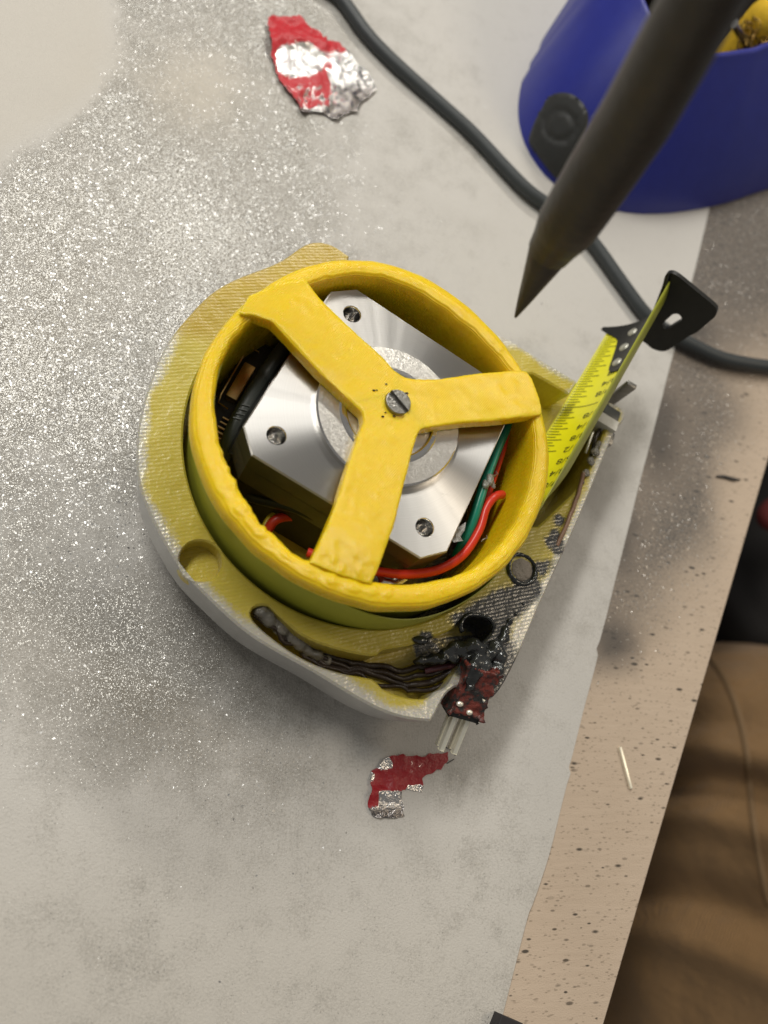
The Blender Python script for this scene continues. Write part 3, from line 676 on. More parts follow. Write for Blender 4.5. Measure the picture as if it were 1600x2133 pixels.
for i in range(N):
    a = 2 * math.pi * i / N; ca, sa = math.cos(a), math.sin(a); ro, ri = fo(a), fi(a); X, Y = px(Vector((RC.x + 2.6 * ca, RC.y + 2.6 * sa, 3.3)))
    rag = sstep(850, 500, X) * sstep(900, 1000, Y) + .25 if X < 850 else .25
    j1 = n3(ca * 9, sa * 9, 1) * .03 * (.5 + rag) + n3(ca * 30, sa * 30, 4) * .03 * rag; j2 = n3(ca * 7, sa * 7, 7) * .02; zz = n3(ca * 5, sa * 5, 3) * .03 + n3(ca * 22, sa * 22, 9) * .025 * (.4 + rag)
    prof = [(ri + .02, .75), (ri + .01, 2.2), (ri + j1 * .4, 3.0), (ri + j1, 3.22 + zz), (ri + .03 + j1, 3.285 + zz), (ri + .09 + j1, 3.315 + zz), ((ri + ro) / 2, 3.32 + zz * .8 + n3(ca * 14, sa * 14, 2) * .02), (ro - .08, 3.30 + zz * .5), (ro - .025 + j2, 3.26 + zz * .4), (ro + j2, 3.2), (ro - .005 + j2, 3.02), (min(ro - .09, 2.66), 2.95), (min(ro - .12, 2.6), .75)]
    for r_, z in prof: V.append((RC.x + r_ * ca, RC.y + r_ * sa, z))
K = len(prof)
for i in range(N):
    for k in range(K): F.append((i * K + k, ((i + 1) % N) * K + k, ((i + 1) % N) * K + (k + 1) % K, i * K + (k + 1) % K))
mb.add(V, [q[::-1] for q in F]); reel = link('reel_rim', mb.mesh('reel_rim', M['yellow']), TM, sharp=70)
spid = [(498, 652), (520, 612), (575, 590), (635, 577), (669, 622), (708, 659), (747, 698), (800, 745), (822, 770), (843, 785), (865, 788), (917, 789), (970, 780), (1022, 775), (1075, 769), (1098, 770), (1110, 786), (1128, 836), (1132, 862), (1095, 868), (1049, 874), (970, 880), (917, 887), (877, 893), (868, 912), (855, 960), (840, 1020), (820, 1100), (798, 1160), (777, 1216), (715, 1197), (648, 1170), (680, 1100), (700, 1050), (720, 985), (742, 920), (757, 880), (756, 860), (700, 805), (669, 778), (616, 721), (568, 668), (530, 655)]
SPZ = 3.40
loop = lin(zp(spid, SPZ), .06); mb = MB(); mb.prism(loop, 3.14, SPZ, 0)
hubc = at(815, 830, 3.2); mb.lathe((hubc.x, hubc.y, 0), [(.001, 3.02), (.42, 3.02), (.42, 3.3), (.001, 3.3)], 28)
me = remeshed(mb, .028, 4)
for v in me.vertices:      # ends dip onto the rim, faces wavy from hand finishing
    r_ = math.hypot(v.co.x - RC.x, v.co.y - RC.y); v.co.z -= .05 * sstep(2.1, 2.7, r_) * (1 if v.co.y < 0 else .3)
    X_, Y_ = px(v.co); k_ = max(sstep(1060, 1120, Y_), .7 * sstep(990, 1060, X_), .25)
    if v.co.z > 3.3: v.co.z += k_ * (.02 * max(0, n3(v.co.x * 8, v.co.y * 6, 11) - .12) + .006 * n3(v.co.x * 3.5, v.co.y * 3.5, 4))
    v.co.z += .022 * n3(v.co.x * 1.6, v.co.y * 1.6, 5) + .004 * n3(v.co.x * 6, v.co.y * 6, 2)
roughen(me, .008, 3, .003, 9)
dirs = [Vector((at(x, y, SPZ) - hubc)[:2]).normalized() for x, y in ((575, 640), (1090, 820), (730, 1150))]
bm0 = bmesh.new(); bm0.from_mesh(me); bm0.normal_update()
for k in range(3):
    bm = bm0.copy(); kill = []
    for f_ in bm.faces:
        c = f_.calc_center_median(); q = Vector((c.x - hubc.x, c.y - hubc.y))
        if max(range(3), key=lambda i: q.dot(dirs[i])) != k: kill.append(f_)
    bmesh.ops.delete(bm, geom=kill, context='FACES'); m2 = bpy.data.meshes.new('spoke'); bm.to_mesh(m2); bm.free(); m2.materials.append(M['yellow']); m2.polygons.foreach_set('use_smooth', [True] * len(m2.polygons)); link('spoke', m2, reel)
bm0.free()
# slotted brass-steel shaft end in the hub
sc_c = at(829, 838, 3.44); mb = MB(); sd = Vector((at(852, 866, 3.44) - at(812, 818, 3.44))); sd.z = 0; sd.normalize(); sn = Vector((-sd.y, sd.x, 0))
for sg in (-1, 1):
    L = [];
    for i in range(15):
        a = math.pi * i / 14; q = sd * (math.cos(a) * .205) + sn * sg * (math.sin(a) * .205); 
        if abs(q.dot(sn)) < .032: q = sd * q.dot(sd) * .985 + sn * sg * .032
        L.append(Vector((sc_c.x + q.x, sc_c.y + q.y, 0)))
    mb.prism(L, 3.2, 3.47, .015)
mb.lathe((sc_c.x, sc_c.y, 0), [(.001, 3.405), (.2, 3.405), (.2, 3.1)], 24); mb.smooth = True; screw = obj('slotted_shaft', mb, M['steel'], reel, 30)
mb = MB()
for k in range(9):
    a = random.uniform(0, 6.28); rr = random.uniform(.22, .34); p = Vector((sc_c.x - .12 + rr * math.cos(a), sc_c.y + .05 + rr * math.sin(a), 3.415)); ico(mb, p, random.uniform(.012, .03), 1, (1.4, .8, .5))
link('burnt_crumbs', mb.mesh('burnt_crumbs', M['brown_wire']), reel)['kind'] = 'stuff'

# ------------------------------------------------------------------ motor
ang = R(-25.86); mx = Vector((math.cos(ang), math.sin(ang), 0)); my = Vector((-math.sin(ang), math.cos(ang), 0))
def mloc(x, y, z=0): return mx * x + my * y + Vector((0, 0, z))
def plate(h, ch): return [mloc(x, y) for x, y in ((h, -h + ch), (h, h - ch), (h - ch, h), (-h + ch, h), (-h, h - ch), (-h, -h + ch), (-h + ch, -h), (h - ch, -h))]
mt = MB(); L = plate(1.78, .33); mt.prism(lin(L, .2), 2.05, 2.6, .02, 1)
motor = obj('stepper_motor', mt, [M['alu'], M['alu_side']], TM, 30)
mb = MB(); mb.prism(lin(plate(1.74, .42), .2), .9, 2.05, 0, 0); obj('motor_stack', mb, M['lamination'], motor, 30)
# face plate with four threaded holes
holes = [(-1.3, 1.3), (-1.3, -1.3), (1.3, -1.3), (1.3, 1.3)]
hl = []
for hx, hy in holes:
    c = mloc(hx, hy); hl.append([c + Vector((.155 * math.cos(2 * math.pi * i / 22), .155 * math.sin(2 * math.pi * i / 22), 0)) for i in range(22)])
L = ccw(lin(plate(1.78, .33), .25)); ov, tr, ids = fill([offset(L, .02)] + hl, .22); V = [(v.x, v.y, 3.02) for v in ov]
F = [tuple(q) if (ov[q[1]] - ov[q[0]]).cross(ov[q[2]] - ov[q[0]]) > 0 else tuple(q)[::-1] for q in tr]; b = len(V); n = len(L); V += [(p.x, p.y, 2.99) for p in L] + [(p.x, p.y, 2.55) for p in L]
nf = len(F)
for j in range(n): F.append((ids[0][j], b + j, b + (j + 1) % n, ids[0][(j + 1) % n])); F.append((b + j, b + n + j, b + n + (j + 1) % n, b + (j + 1) % n))
fp = MB().add(V, F); fp.smooth = False; fp.m = [0] * nf + [0, 1] * n; link('face_plate', fp.mesh('face_plate', [M['alu'], M['alu_side']]), motor)
for hx, hy in holes:
    c = mloc(hx, hy); mb = MB(); prof = [(.155, 3.02), (.132, 2.999)]
    for i in range(7): prof += [(.134, 2.985 - i * .05), (.112, 2.96 - i * .05)]
    prof += [(.118, 2.62), (.09, 2.60), (.001, 2.61)]
    mb.lathe(c, prof[::-1], 20); mb.v = [(x, y, z) for x, y, z in mb.v]; link('threaded_hole', mb.mesh('threaded_hole', M['polish']), motor)
mb = MB().lathe((0, 0, 0), [(.001, 3.13), (.70, 3.13), (.715, 3.16), (.74, 3.175), (.80, 3.175), (.83, 3.15), (.85, 3.15), (1.16, 3.15), (1.187, 3.125), (1.187, 3.02)][::-1], 72)
for i, f_ in enumerate(mb.f):
    zz = [mb.v[k] for k in f_]; rr = sum(math.hypot(a[0], a[1]) for a in zz) / 4
    mb.m[i] = 1 if .70 < rr < .83 or rr > 1.17 else 0
obj('pilot_boss', mb, [M['blast'], M['polish']], motor, 25)
mb = MB().lathe((0, 0, 0), [(.001, 3.3), (.25, 3.3), (.25, 3.1)][::-1], 24); obj('motor_shaft', mb, M['steel'], motor, 30)

# wires and board between motor and reel
def wire(name, pts, r, mat, parent=TM, n=10, wob=0):
    P = [at(x, y, z) for x, y, z in pts]; P = crom(P, .08)
    if wob: P = [p + Vector((n3(p.x * 4, p.y * 4, 1), n3(p.x * 4, p.y * 4, 5), n3(p.x * 4, p.y * 4, 9))) * wob for p in P]
    return obj(name, MB().tube(P, r, n), mat, parent, 60)
wire('red_wire', [(640, 1150, 2.2), (720, 1178, 2.3), (785, 1190, 2.35), (850, 1196, 2.4), (915, 1186, 2.45), (965, 1155, 2.5), (998, 1105, 2.55), (1012, 1060, 2.6), (1030, 1035, 2.62), (1046, 1030, 2.5)], .075, M['red_wire'])
wire('red_wire', [(1004, 1075, 2.45), (1020, 1020, 2.5), (1035, 975, 2.55), (1049, 930, 2.6), (1058, 885, 2.6), (1062, 850, 2.5)], .06, M['red_wire'])
wire('red_wire', [(985, 1120, 2.0), (1000, 1040, 2.1), (1016, 970, 2.1), (1030, 920, 2.0)], .06, M['red_wire'])
wire('green_wire', [(950, 1160, 2.2), (966, 1128, 2.4), (985, 1085, 2.55), (999, 1040, 2.65), (1016, 988, 2.7), (1036, 935, 2.75), (1055, 890, 2.75), (1066, 850, 2.6)], .085, M['green_wire'])
wire('black_wire', [(520, 1035, 1.6), (570, 1048, 1.9), (615, 1058, 2.1), (660, 1078, 2.15), (720, 1110, 2.0), (760, 1130, 1.6)], .085, M['black_wire'])
wire('yellow_wire', [(590, 1045, 1.9), (630, 1056, 1.95), (680, 1082, 1.9), (720, 1105, 1.6)], .05, M['yellow_wire'])
wire('red_wire', [(556, 1110, 1.5), (568, 1088, 1.6), (595, 1076, 1.65), (640, 1080, 1.6), (690, 1105, 1.4)], .08, M['red_wire'])
wire('yellow_wire', [(548, 1105, 1.45), (562, 1078, 1.5), (590, 1066, 1.5), (620, 1066, 1.5)], .05, M['yellow_wire'])
wire('grey_cable', [(615, 690, 1.6), (590, 725, 1.9), (555, 775, 2.1), (515, 840, 2.2), (482, 905, 2.1), (470, 950, 1.8)], .13, M['grey_wire'])
wire('black_wire', [(640, 720, 1.9), (600, 775, 2.1), (560, 830, 2.2), (520, 890, 2.2), (492, 950, 2.0)], .16, M['black_wire'])
# small board with gold contacts beside the motor
b0 = at(500, 800, 1.7); bd = (at(545, 725, 1.7) - at(450, 890, 1.7)).normalized(); bn = Vector((-bd.y, bd.x, 0))
mb = MB().box(b0, bd * .9, bn * .22, (0, 0, .04), .01); brd = obj('circuit_board', mb, M['pcb'], TM, 30)
mb = MB().box(b0 + Vector((0, 0, .12)) - bd * .05, bd * .36, bn * .10, (0, 0, .08), .02); obj('gold_can', mb, M['gold'], brd, 30)
wr = [b0 + bd * .62 + bn * -.02 + Vector((0, 0, .16)), b0 + bd * .60 + bn * .17 + Vector((0, 0, .16)), b0 - bd * .42 + bn * .17 + Vector((0, 0, .16)), b0 - bd * .55 + bn * .14 + Vector((0, 0, .1)), b0 - bd * .60 - bn * .04 + Vector((0, 0, .16))]
obj('wire_frame', MB().tube(wr, .014, 6), M['gold'], brd)
for k in range(5):
    c = b0 - bd * (.75 + .09 * k) + bn * (-.1) + Vector((0, 0, .1)); obj('contact', MB().box(c, bn * .07, bd * .012, (0, 0, .02)), M['gold'], brd)
for k in range(4):
    c = at(512 + 6 * k * -1, 845 + 9 * k, 2.42); obj('cable_tie_rib', MB().box(c, bn * .06 - bd * .02, bd * .01, (0, 0, .02)), M['grey_plastic'], TM)
# bright scrap of metal tape under the red wire
sh = lin(zp([(775, 1203), (800, 1196), (850, 1208), (838, 1216), (800, 1217), (782, 1213)], 2.0), .05); ov, tr, _ = fill([ccw(sh)], .06)
obj('foil_chip', MB().add([(v.x, v.y, 2.0 + .05 * n3(v.x * 5, v.y * 5)) for v in ov], [tuple(q) for q in tr]), M['polish'], TM)
# flecks of dried clear glue on motor corner and wires
mb = MB()
for x, y, z, r_ in ((1020, 1000, 2.78, .07), (1028, 1010, 2.75, .05), (1012, 1008, 2.78, .06)): ico(mb, at(x, y, z), r_, 2, (1, 1.5, .6))
link('glue_blob', roughen(mb.mesh('glue_blob', M['clear']), .04, 9), TM)
ov, tr, _ = fill([ccw(lin(zp([(950, 1100), (970, 1088), (968, 1105), (958, 1118), (962, 1128), (945, 1130), (938, 1122)], 2.9), .06))], .06)
obj('glue_flap', MB().add([(v.x, v.y, 2.9 + .06 * n3(v.x * 6, v.y * 6)) for v in ov], [tuple(q) for q in tr]), M['clear'], TM)
for k in range(5):
    p = [(random.uniform(1000, 1045), random.uniform(960, 1130)) for _ in range(1)][0]; q = [(p[0], p[1], 2.6)]
    for i in range(4): q.append((q[-1][0] + random.uniform(-9, 9), q[-1][1] + random.uniform(-9, 9), q[-1][2] + random.uniform(-.05, .08)))
    wire('glue_string', q, .007, M['clear'], TM, 5)

# ------------------------------------------------------------------ groove wiring, connector, glue
for k, (off, rr, amp) in enumerate(((-12, .05, .07), (-1, .042, .10), (8, .052, .08), (15, .036, .12))):
    dy = off; q = random.uniform(-5, 5)
    wire('groove_wire', [(535, 1282 + dy * .4, 1.70), (575, 1300 + dy * .9, 1.60 + .04 * k), (625, 1344 + dy + q, 1.48), (690, 1377 + dy - q, 1.40 + .05 * (k % 2)), (760, 1398 + dy * .8 + q, 1.38), (830, 1412 + dy * 1.1, 1.40 + .05 * (k % 2)), (890, 1408 + dy * 1.5, 1.5), (950, 1390 + dy, 1.6), (990, 1370, 1.7)], rr, M['brown_wire'], TM, 8, amp)
mb = MB()
for x, y, z, r_ in ((625, 1343, 1.54, .12), (660, 1365, 1.46, .11), (545, 1275, 1.72, .14), (560, 1290, 1.70, .14), (585, 1310, 1.64, .13), (610, 1330, 1.58, .12), (640, 1355, 1.5, .1), (680, 1375, 1.42, .1)): ico(mb, at(x, y, z), r_, 2)
me = roughen(remeshed(mb, .04, 3), .03, 8); me.materials.append(M['clear']); link('groove_glue', me, TM)
wire('pink_wire', [(885, 1398, 1.55), (920, 1390, 1.62), (960, 1384, 1.66), (990, 1376, 1.7)], .05, simple('plum_wire', (.10, .03, .04), .35), TM, 8)
mb = MB()
for x, y, z, r_ in ((868, 1378, 1.7, .06), (880, 1375, 1.75, .11), (900, 1370, 1.78, .12), (925, 1358, 1.8, .10), (945, 1350, 1.85, .12), (965, 1352, 1.9, .11), (975, 1372, 1.9, .1), (920, 1374, 1.82, .09), (945, 1372, 1.85, .09),
                    (985, 1345, 2.02, .14), (1000, 1355, 2.05, .13), (995, 1378, 2.06, .12), (1010, 1385, 2.02, .14), (1018, 1360, 1.98, .13), (1030, 1345, 1.93, .14), (1040, 1370, 1.9, .13), (1035, 1395, 1.9, .12), (1025, 1415, 1.9, .12),
                    (1045, 1330, 1.9, .12), (1050, 1312, 1.9, .09), (1000, 1400, 2.0, .12), (1060, 1295, 1.9, .06), (1075, 1280, 1.9, .05), (1090, 1258, 1.9, .04), (970, 1392, 1.9, .06), (965, 1405, 1.9, .05), (985, 1392, 2.08, .12), (992, 1408, 2.05, .12), (1008, 1405, 2.06, .11), (975, 1412, 2.02, .09), (980, 1430, 1.98, .07), (968, 1440, 1.93, .05), (1015, 1432, 1.92, .07)):
    ico(mb, at(x, y, z), r_, 2)
me = roughen(remeshed(mb, .028, 7), .07, 4, .02, 8); me.materials.append(M['putty']); link('black_glue', me, TM)
mb = MB(); ico(mb, at(872, 1334, 1.9), .09, 2, (1.4, .8, .8)); ico(mb, at(884, 1337, 1.9), .06, 2); link('glue_drop', roughen(mb.mesh('glue_drop', M['putty']), .03, 9), TM)
# socket well and header body
hd0, hd1 = at(1000, 1385, 1.98), at(962, 1478, 1.55); hax = (hd1 - hd0).normalized(); hs = hax.cross(Vector((0, 0, 1))).normalized(); hu = hs.cross(hax)
mb = MB().box((hd0 + hd1) / 2, hs * .285, hax * ((hd1 - hd0).length / 2), hu * .21, .09); me = remeshed(mb, .035, 2); roughen(me, .03, 7, .015, 18); me.materials.append(M['shrink']); con = link('pin_connector', me, TM)
mb = MB().box(hd1 + hax * .01, hs * .25, hax * .07, hu * .18, .03); obj('header_block', mb, M['black_wire'], con, 30)
for a in (-1, 1):
    for b in (-1, 1):
        c0 = hd1 + hs * a * .115 + hu * b * .085 + hax * .04; obj('pin', MB().box(c0 + hax * .31, hs * .038, hax * .36, hu * .038, .012), M['tin'], con, 30)
for x, y, z, r_ in ((958, 1466, 1.82, .055), (978, 1484, 1.78, .05)):
    mb = MB(); ico(mb, at(x, y, z), r_, 2, (1.2, .9, .8)); link('solder_bead', mb.mesh('solder_bead', M['tin']), con)
# rim of melted plastic round the well beside the groove
wc = at(992, 1306, 1.86); mb = MB(); P = [Vector((wc.x + .30 * math.cos(a), wc.y + .2 * math.sin(a), 1.9 + .02 * math.sin(3 * a))) for a in [R(i * 10) for i in range(-2, 22)]]
mb.tube(P, .035, 8); link('melted_lip', roughen(mb.mesh('melted_lip', M['putty']), .02, 9), TM)
# mouth: sensor block between the right jaw and the blade, post and leads
dj = (at(1290, 890, 2.0) - at(1245, 862, 2.0)); dj.z = 0; dj.normalize(); dk = Vector((-dj.y, dj.x, 0))
mb = MB().box(at(1266, 876, 2.0) - Vector((0, 0, .2)), dj * .24, dk * .12, (0, 0, .2), .02); sens = obj('sensor_block', mb, M['white_plastic'], TM, 30)
mb = MB().box(at(1275, 856, 1.95) - Vector((0, 0, .3)), dj * .22, dk * .13, (0, 0, .27), .05); obj('sensor_cap', mb, M['grey_plastic'], sens, 30)
mb = MB().box(at(1262, 905, 1.75) - Vector((0, 0, .2)), dj * .2, dk * .14, (0, 0, .2), .03); obj('lead_frame', mb, M['steel'], sens, 30)
pp0, pp1 = at(1272, 836, 1.5), at(1295, 806, 2.05); ax_ = (pp1 - pp0)
mb = MB().box(at(1288, 822, 1.75), dj * .11, dk * .05, (0, 0, .45), .02); obj('sensor_post', mb, M['steel'], sens, 30)
wire('sensor_lead', [(1250, 893, 1.8), (1240, 915, 1.85), (1232, 945, 1.75), (1226, 980, 1.6)], .035, M['brown_wire'], sens, 8)
wire('sensor_lead', [(1235, 900, 1.8), (1226, 925, 1.8), (1220, 944, 1.75)], .03, M['tin'], sens, 8)
wire('rail_wire', [(1216, 985, 1.93), (1206, 1022, 1.94), (1194, 1056, 1.93), (1183, 1085, 1.94), (1172, 1112, 1.92), (1160, 1136, 1.88)], .042, simple('brown_lead', (.22, .12, .07), .4, var=.2), TM, 8, .02)
mb = MB()
for x, y, r_ in ((1240, 940, .09), (1232, 962, .1), (1222, 985, .09), (1213, 1003, .07), (1248, 925, .07)): ico(mb, at(x, y, 1.93), r_, 2, (1, 1.2, .6))
me = roughen(remeshed(mb, .04, 2), .03, 8); me.materials.append(M['clear']); link('rail_glue', me, TM)

# ------------------------------------------------------------------ foil scraps
def scrap(name, outline, z0, cell, amp, bare, mat, label, fold=None):
    L = ccw(lin(zp(outline, z0), cell * .9))
    L = [p + Vector((n3(p.x * 9, p.y * 9, 1), n3(p.x * 9, p.y * 9, 4), 0)) * .05 for p in L]
    ov, tr, ids = fill([L], cell); V = []
    for v in ov:
        z = z0 + amp * (n3(v.x * 2.4, v.y * 2.4, 2) + .6 * n3(v.x * 6, v.y * 6, 8) + .3 * abs(n3(v.x * 13, v.y * 13, 3))) + amp
        if fold: z += fold(*px(Vector((v.x, v.y, z0))))
        V.append((v.x, v.y, max(paper_z(v.x, v.y) + .02, z)))
    k = len(V); F = [tuple(q) if (ov[q[1]] - ov[q[0]]).cross(ov[q[2]] - ov[q[0]]) > 0 else tuple(q)[::-1] for q in tr]
    V2 = V + [(x, y, z - .012) for x, y, z in V]; F2 = F + [tuple(i + k for i in q)[::-1] for q in F]; n = len(ids[0])
    F2 += [(ids[0][j], ids[0][j] + k, ids[0][(j + 1) % n] + k, ids[0][(j + 1) % n]) for j in range(n)]
    me = MB().add(V2, F2).mesh(name, mat); vattr(me, 'paint', [bare(*px(v.co)) for v in me.vertices]); return tag(link(name, me, None, sharp=60), label, 'foil scrap')
def up_bare(X, Y):
    k = .2 if Y < 85 else .30
    k = max(k, math.exp(-((X - 622) / 52) ** 2 - ((Y - 125) / 34) ** 2) * 1.6, .66 * sstep(640, 705, X) * sstep(80, 120, Y), .47 * sstep(150, 185, Y), .9 * sstep(712, 730, X))
    k = max(k, 1.0 * sstep(215, 235, Y + (X - 640) * .12))
    if X < 575: k = min(k, .1) if Y < 165 else k
    return min(1.2, k), .75 * sstep(150, 200, Y) + .25 * sstep(660, 700, X), 0
scrap('foil_scrap', [(556, 48), (566, 38), (590, 42), (622, 40), (640, 58), (662, 75), (668, 88), (700, 92), (722, 112), (742, 140), (758, 150), (774, 168), (780, 192), (768, 208), (748, 218), (742, 238), (720, 240), (700, 256), (672, 240), (650, 236), (628, 242), (618, 216), (598, 196), (580, 172), (570, 140), (560, 95)], .04, .06, .085, up_bare, M['foil'],
      'larger crumpled red and silver foil scrap lying at the top beside the black cord', lambda X, Y: .12 * math.exp(-((Y - 90) / 22) ** 2) * (X < 680))
def lo_bare(X, Y):
    k = .29
    k = max(k, math.exp(-((X - 798) / 22) ** 2 - ((Y - 1590) / 16) ** 2) * 1.2, .95 * sstep(1640, 1652, Y) * sstep(782, 796, X), 1.05 * sstep(1676, 1690, Y), .9 * sstep(1632, 1640, Y) * sstep(842, 856, X), .9 * math.exp(-((X - 774) / 9) ** 2 - ((Y - 1617) / 12) ** 2))
    return k, .7 * sstep(1676, 1690, Y) + .25, 0
scrap('tape_scrap', [(780, 1600), (798, 1580), (818, 1574), (850, 1575), (880, 1574), (905, 1569), (916, 1571), (930, 1566), (931, 1585), (915, 1602), (880, 1618), (874, 1624), (879, 1636), (874, 1648), (850, 1646), (836, 1645), (834, 1662), (836, 1690), (840, 1698), (822, 1704), (795, 1704), (772, 1695), (762, 1682), (768, 1660), (768, 1626), (772, 1604)], .03, .05, .065, lo_bare, M['foil_dark'],
      'smaller dark red torn foil scrap on the paper below the four pins', lambda X, Y: .06 * math.exp(-((Y - 1655) / 14) ** 2) * (X < 830))

# ------------------------------------------------------------------ cord, pin, splinter, fibre, card corner
cp = [(600, -120), (660, -45), (712, 0), (760, 66), (812, 122), (900, 202), (982, 276), (1050, 348), (1100, 398), (1150, 434), (1196, 468), (1240, 512), (1290, 582), (1345, 655), (1390, 690), (1440, 718), (1500, 745), (1560, 758), (1620, 766), (1760, 790)]
P = crom([at(x, y, .22) for x, y in cp], .2); mb = MB().tube(P, .165, 18)
tag(obj('power_cord', mb, M['cord'], None, 60), 'dark grey rubber cord running diagonally across paper and bench', 'cord')
a, b = at(1291, 1556, .03), at(1314, 1643, .03); ax_ = (b - a) / 2; sd_ = Vector((-ax_.y, ax_.x, 0)).normalized()
tag(obj('cut_pin', MB().box((a + b) / 2, ax_, sd_ * .032, (0, 0, .03), .014), M['tin'], None, 30), 'single thin metal pin lying loose on the speckled plywood', 'pin')
a, b = at(1492, 992, .03), at(1542, 999, .03); mb = MB().tube([a, a.lerp(b, .3) + Vector((0, .02, 0)), a.lerp(b, .7) - Vector((0, .015, 0)), b], [.02, .04, .045, .012], 6)
tag(obj('wood_splinter', mb, M['splinter'], None, 40), 'tiny dark splinter on the bench near its right edge', 'splinter')
P = crom([at(x, y, z) for x, y, z in ((918, 1548, .06), (926, 1556, .1), (938, 1560, .1), (946, 1570, .08), (949, 1576, .06))], .04)
tag(obj('hair_fibre', MB().tube(P, .008, 5), M['fibre'], None, 60), 'fine dark hair curling on the paper just under the pin tips', 'fibre')
P = crom([at(x, y, z) for x, y, z in ((928, 1592, .06), (938, 1586, .1), (946, 1581, .07))], .04)
tag(obj('hair_fibre', MB().tube(P, .008, 5), M['fibre'], None, 60), 'short dark hair at the pointed right end of the red scrap', 'fibre')
mb = MB().prism(lin([at(1046, 2113, .3), at(1090, 2132, .3), at(1150, 2330, .3), at(960, 2340, .3)], .5), .01, .3, .02)
tag(obj('black_card', mb, M['black_card'], None, 30), 'black card corner poking in at the bottom edge beside the paper', 'card')

# ------------------------------------------------------------------ blue iron holder
HC = Vector((8.5, 12.6, 0)); HH = 3.15
HO = thing('iron_holder', HC, 'blue plastic soldering iron holder with a black pad and open top', 'tool holder')
rim_c = Vector((8.45, 13.25, HH))
rpts = [at(x, y, HH) for x, y in ((1322, -40), (1331, 0), (1342, 22), (1362, 55), (1400, 92), (1445, 113), (1490, 119), (1540, 113), (1600, 97), (1660, 66))] + [rim_c + Vector((2.75 * math.cos(R(a_)), 2.6 * math.sin(R(a_)), 0)) for a_ in (10, 40, 70, 100, 130)]
fr = polar(rpts, rim_c)
bpts = [at(x, y, .15) for x, y in ((1200, 0), (1160, 45), (1128, 92), (1096, 160), (1085, 215), (1088, 265), (1104, 315), (1136, 360), (1190, 398), (1260, 425), (1330, 437), (1400, 434), (1470, 424), (1540, 405), (1600, 382), (1700, 320), (1770, 230))]
bpts += [HC + Vector((4.6 * math.cos(R(a_)), 4.4 * math.sin(R(a_)), 0)) for a_ in (20, 45, 70, 95)]
fb = polar(bpts, HC)
def hpt(a_, t_):
    rb = sum(fb(a_ + d_) for d_ in (-.16, -.08, 0, .08, .16)) / 5
    p = Vector((HC.x + rb * math.cos(a_), HC.y + rb * math.sin(a_), 0)); rq = sum(fr(a_ + d_) for d_ in (-.12, 0, .12)) / 3; q = Vector((rim_c.x + rq * math.cos(a_), rim_c.y + rq * math.sin(a_), 0))
    r_ = p.lerp(q, t_ ** 1.35); r_.z = max(.02, HH * t_); return r_
N = 96; V = []; F = []; rows_ = [k / 16 for k in range(17)]
for t_ in rows_:
    for j in range(N): V.append(tuple(hpt(2 * math.pi * j / N, t_)))
c = Vector((rim_c.x, rim_c.y, 0))
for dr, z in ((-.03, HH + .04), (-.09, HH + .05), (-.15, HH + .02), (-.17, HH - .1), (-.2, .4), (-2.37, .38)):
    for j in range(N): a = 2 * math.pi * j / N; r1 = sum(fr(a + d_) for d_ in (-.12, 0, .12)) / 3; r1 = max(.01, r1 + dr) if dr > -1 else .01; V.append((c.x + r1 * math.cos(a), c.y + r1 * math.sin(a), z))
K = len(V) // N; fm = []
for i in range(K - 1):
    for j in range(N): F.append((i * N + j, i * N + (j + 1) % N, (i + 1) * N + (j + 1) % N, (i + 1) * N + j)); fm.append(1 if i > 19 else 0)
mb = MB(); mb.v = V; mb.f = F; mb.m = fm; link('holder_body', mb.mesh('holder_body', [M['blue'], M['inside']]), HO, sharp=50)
from mathutils.bvhtree import BVHTree
hbv = BVHTree.FromPolygons([Vector(v) for v in V], F)
def flank(x, y, lift):
    h = hbv.ray_cast(CAM, (atd(x, y, 10) - CAM).normalized())
    if h[0] is None or h[0].z < .05: h = hbv.find_nearest(at(x, y, .3))
    nn = h[1] if h[1].dot(CAM - h[0]) > 0 else -h[1]
    return h[0] + nn * lift
padpx = [(1102, 290), (1114, 254), (1129, 226), (1141, 206), (1155, 196), (1175, 193), (1195, 198), (1212, 212), (1224, 232), (1226, 250), (1222, 275), (1205, 310), (1188, 340), (1172, 362), (1160, 372), (1140, 350), (1122, 326), (1108, 304)]
L = [Vector((x, y, 0)) for x, y in padpx]; L = ccw(crom(L, 8, True)); ov, tr, ids = fill([L], 6); bs_ = set(ids[0]); V = [flank(v.x, v.y, .012 if i in bs_ else .075 - .03 * (1 if abs(math.hypot(v.x - 1168, v.y - 262) - 30) < 6 else 0)) for i, v in enumerate(ov)] ; k = len(V); V += [flank(v.x, v.y, -.05) for v in ov]
F = [tuple(q) for q in tr]; n = len(ids[0]); F += [(ids[0][j], ids[0][(j + 1) % n], ids[0][(j + 1) % n] + k, ids[0][j] + k) for j in range(n)]
link('rubber_pad', MB().add(V, F).mesh('rubber_pad', M['pad']), HO, sharp=50)
sp_c = at(1616, 18, 3.4); mb = MB().lathe((sp_c.x, sp_c.y, 2.5), [(.001, 1.0), (.25, .98), (.42, .88), (.5, .6), (.52, -2.1)][::-1], 32); link('yellow_sponge', roughen(mb.mesh('yellow_sponge', M['sponge']), .03, 6), HO)
a, b = at(1572, 118, 2.3), at(1528, 48, 3.2); mb = MB().tube([a, b], .11, 16); obj('steel_tube', mb, M['polish'], HO, 40)
mb = MB(); random.seed(3)
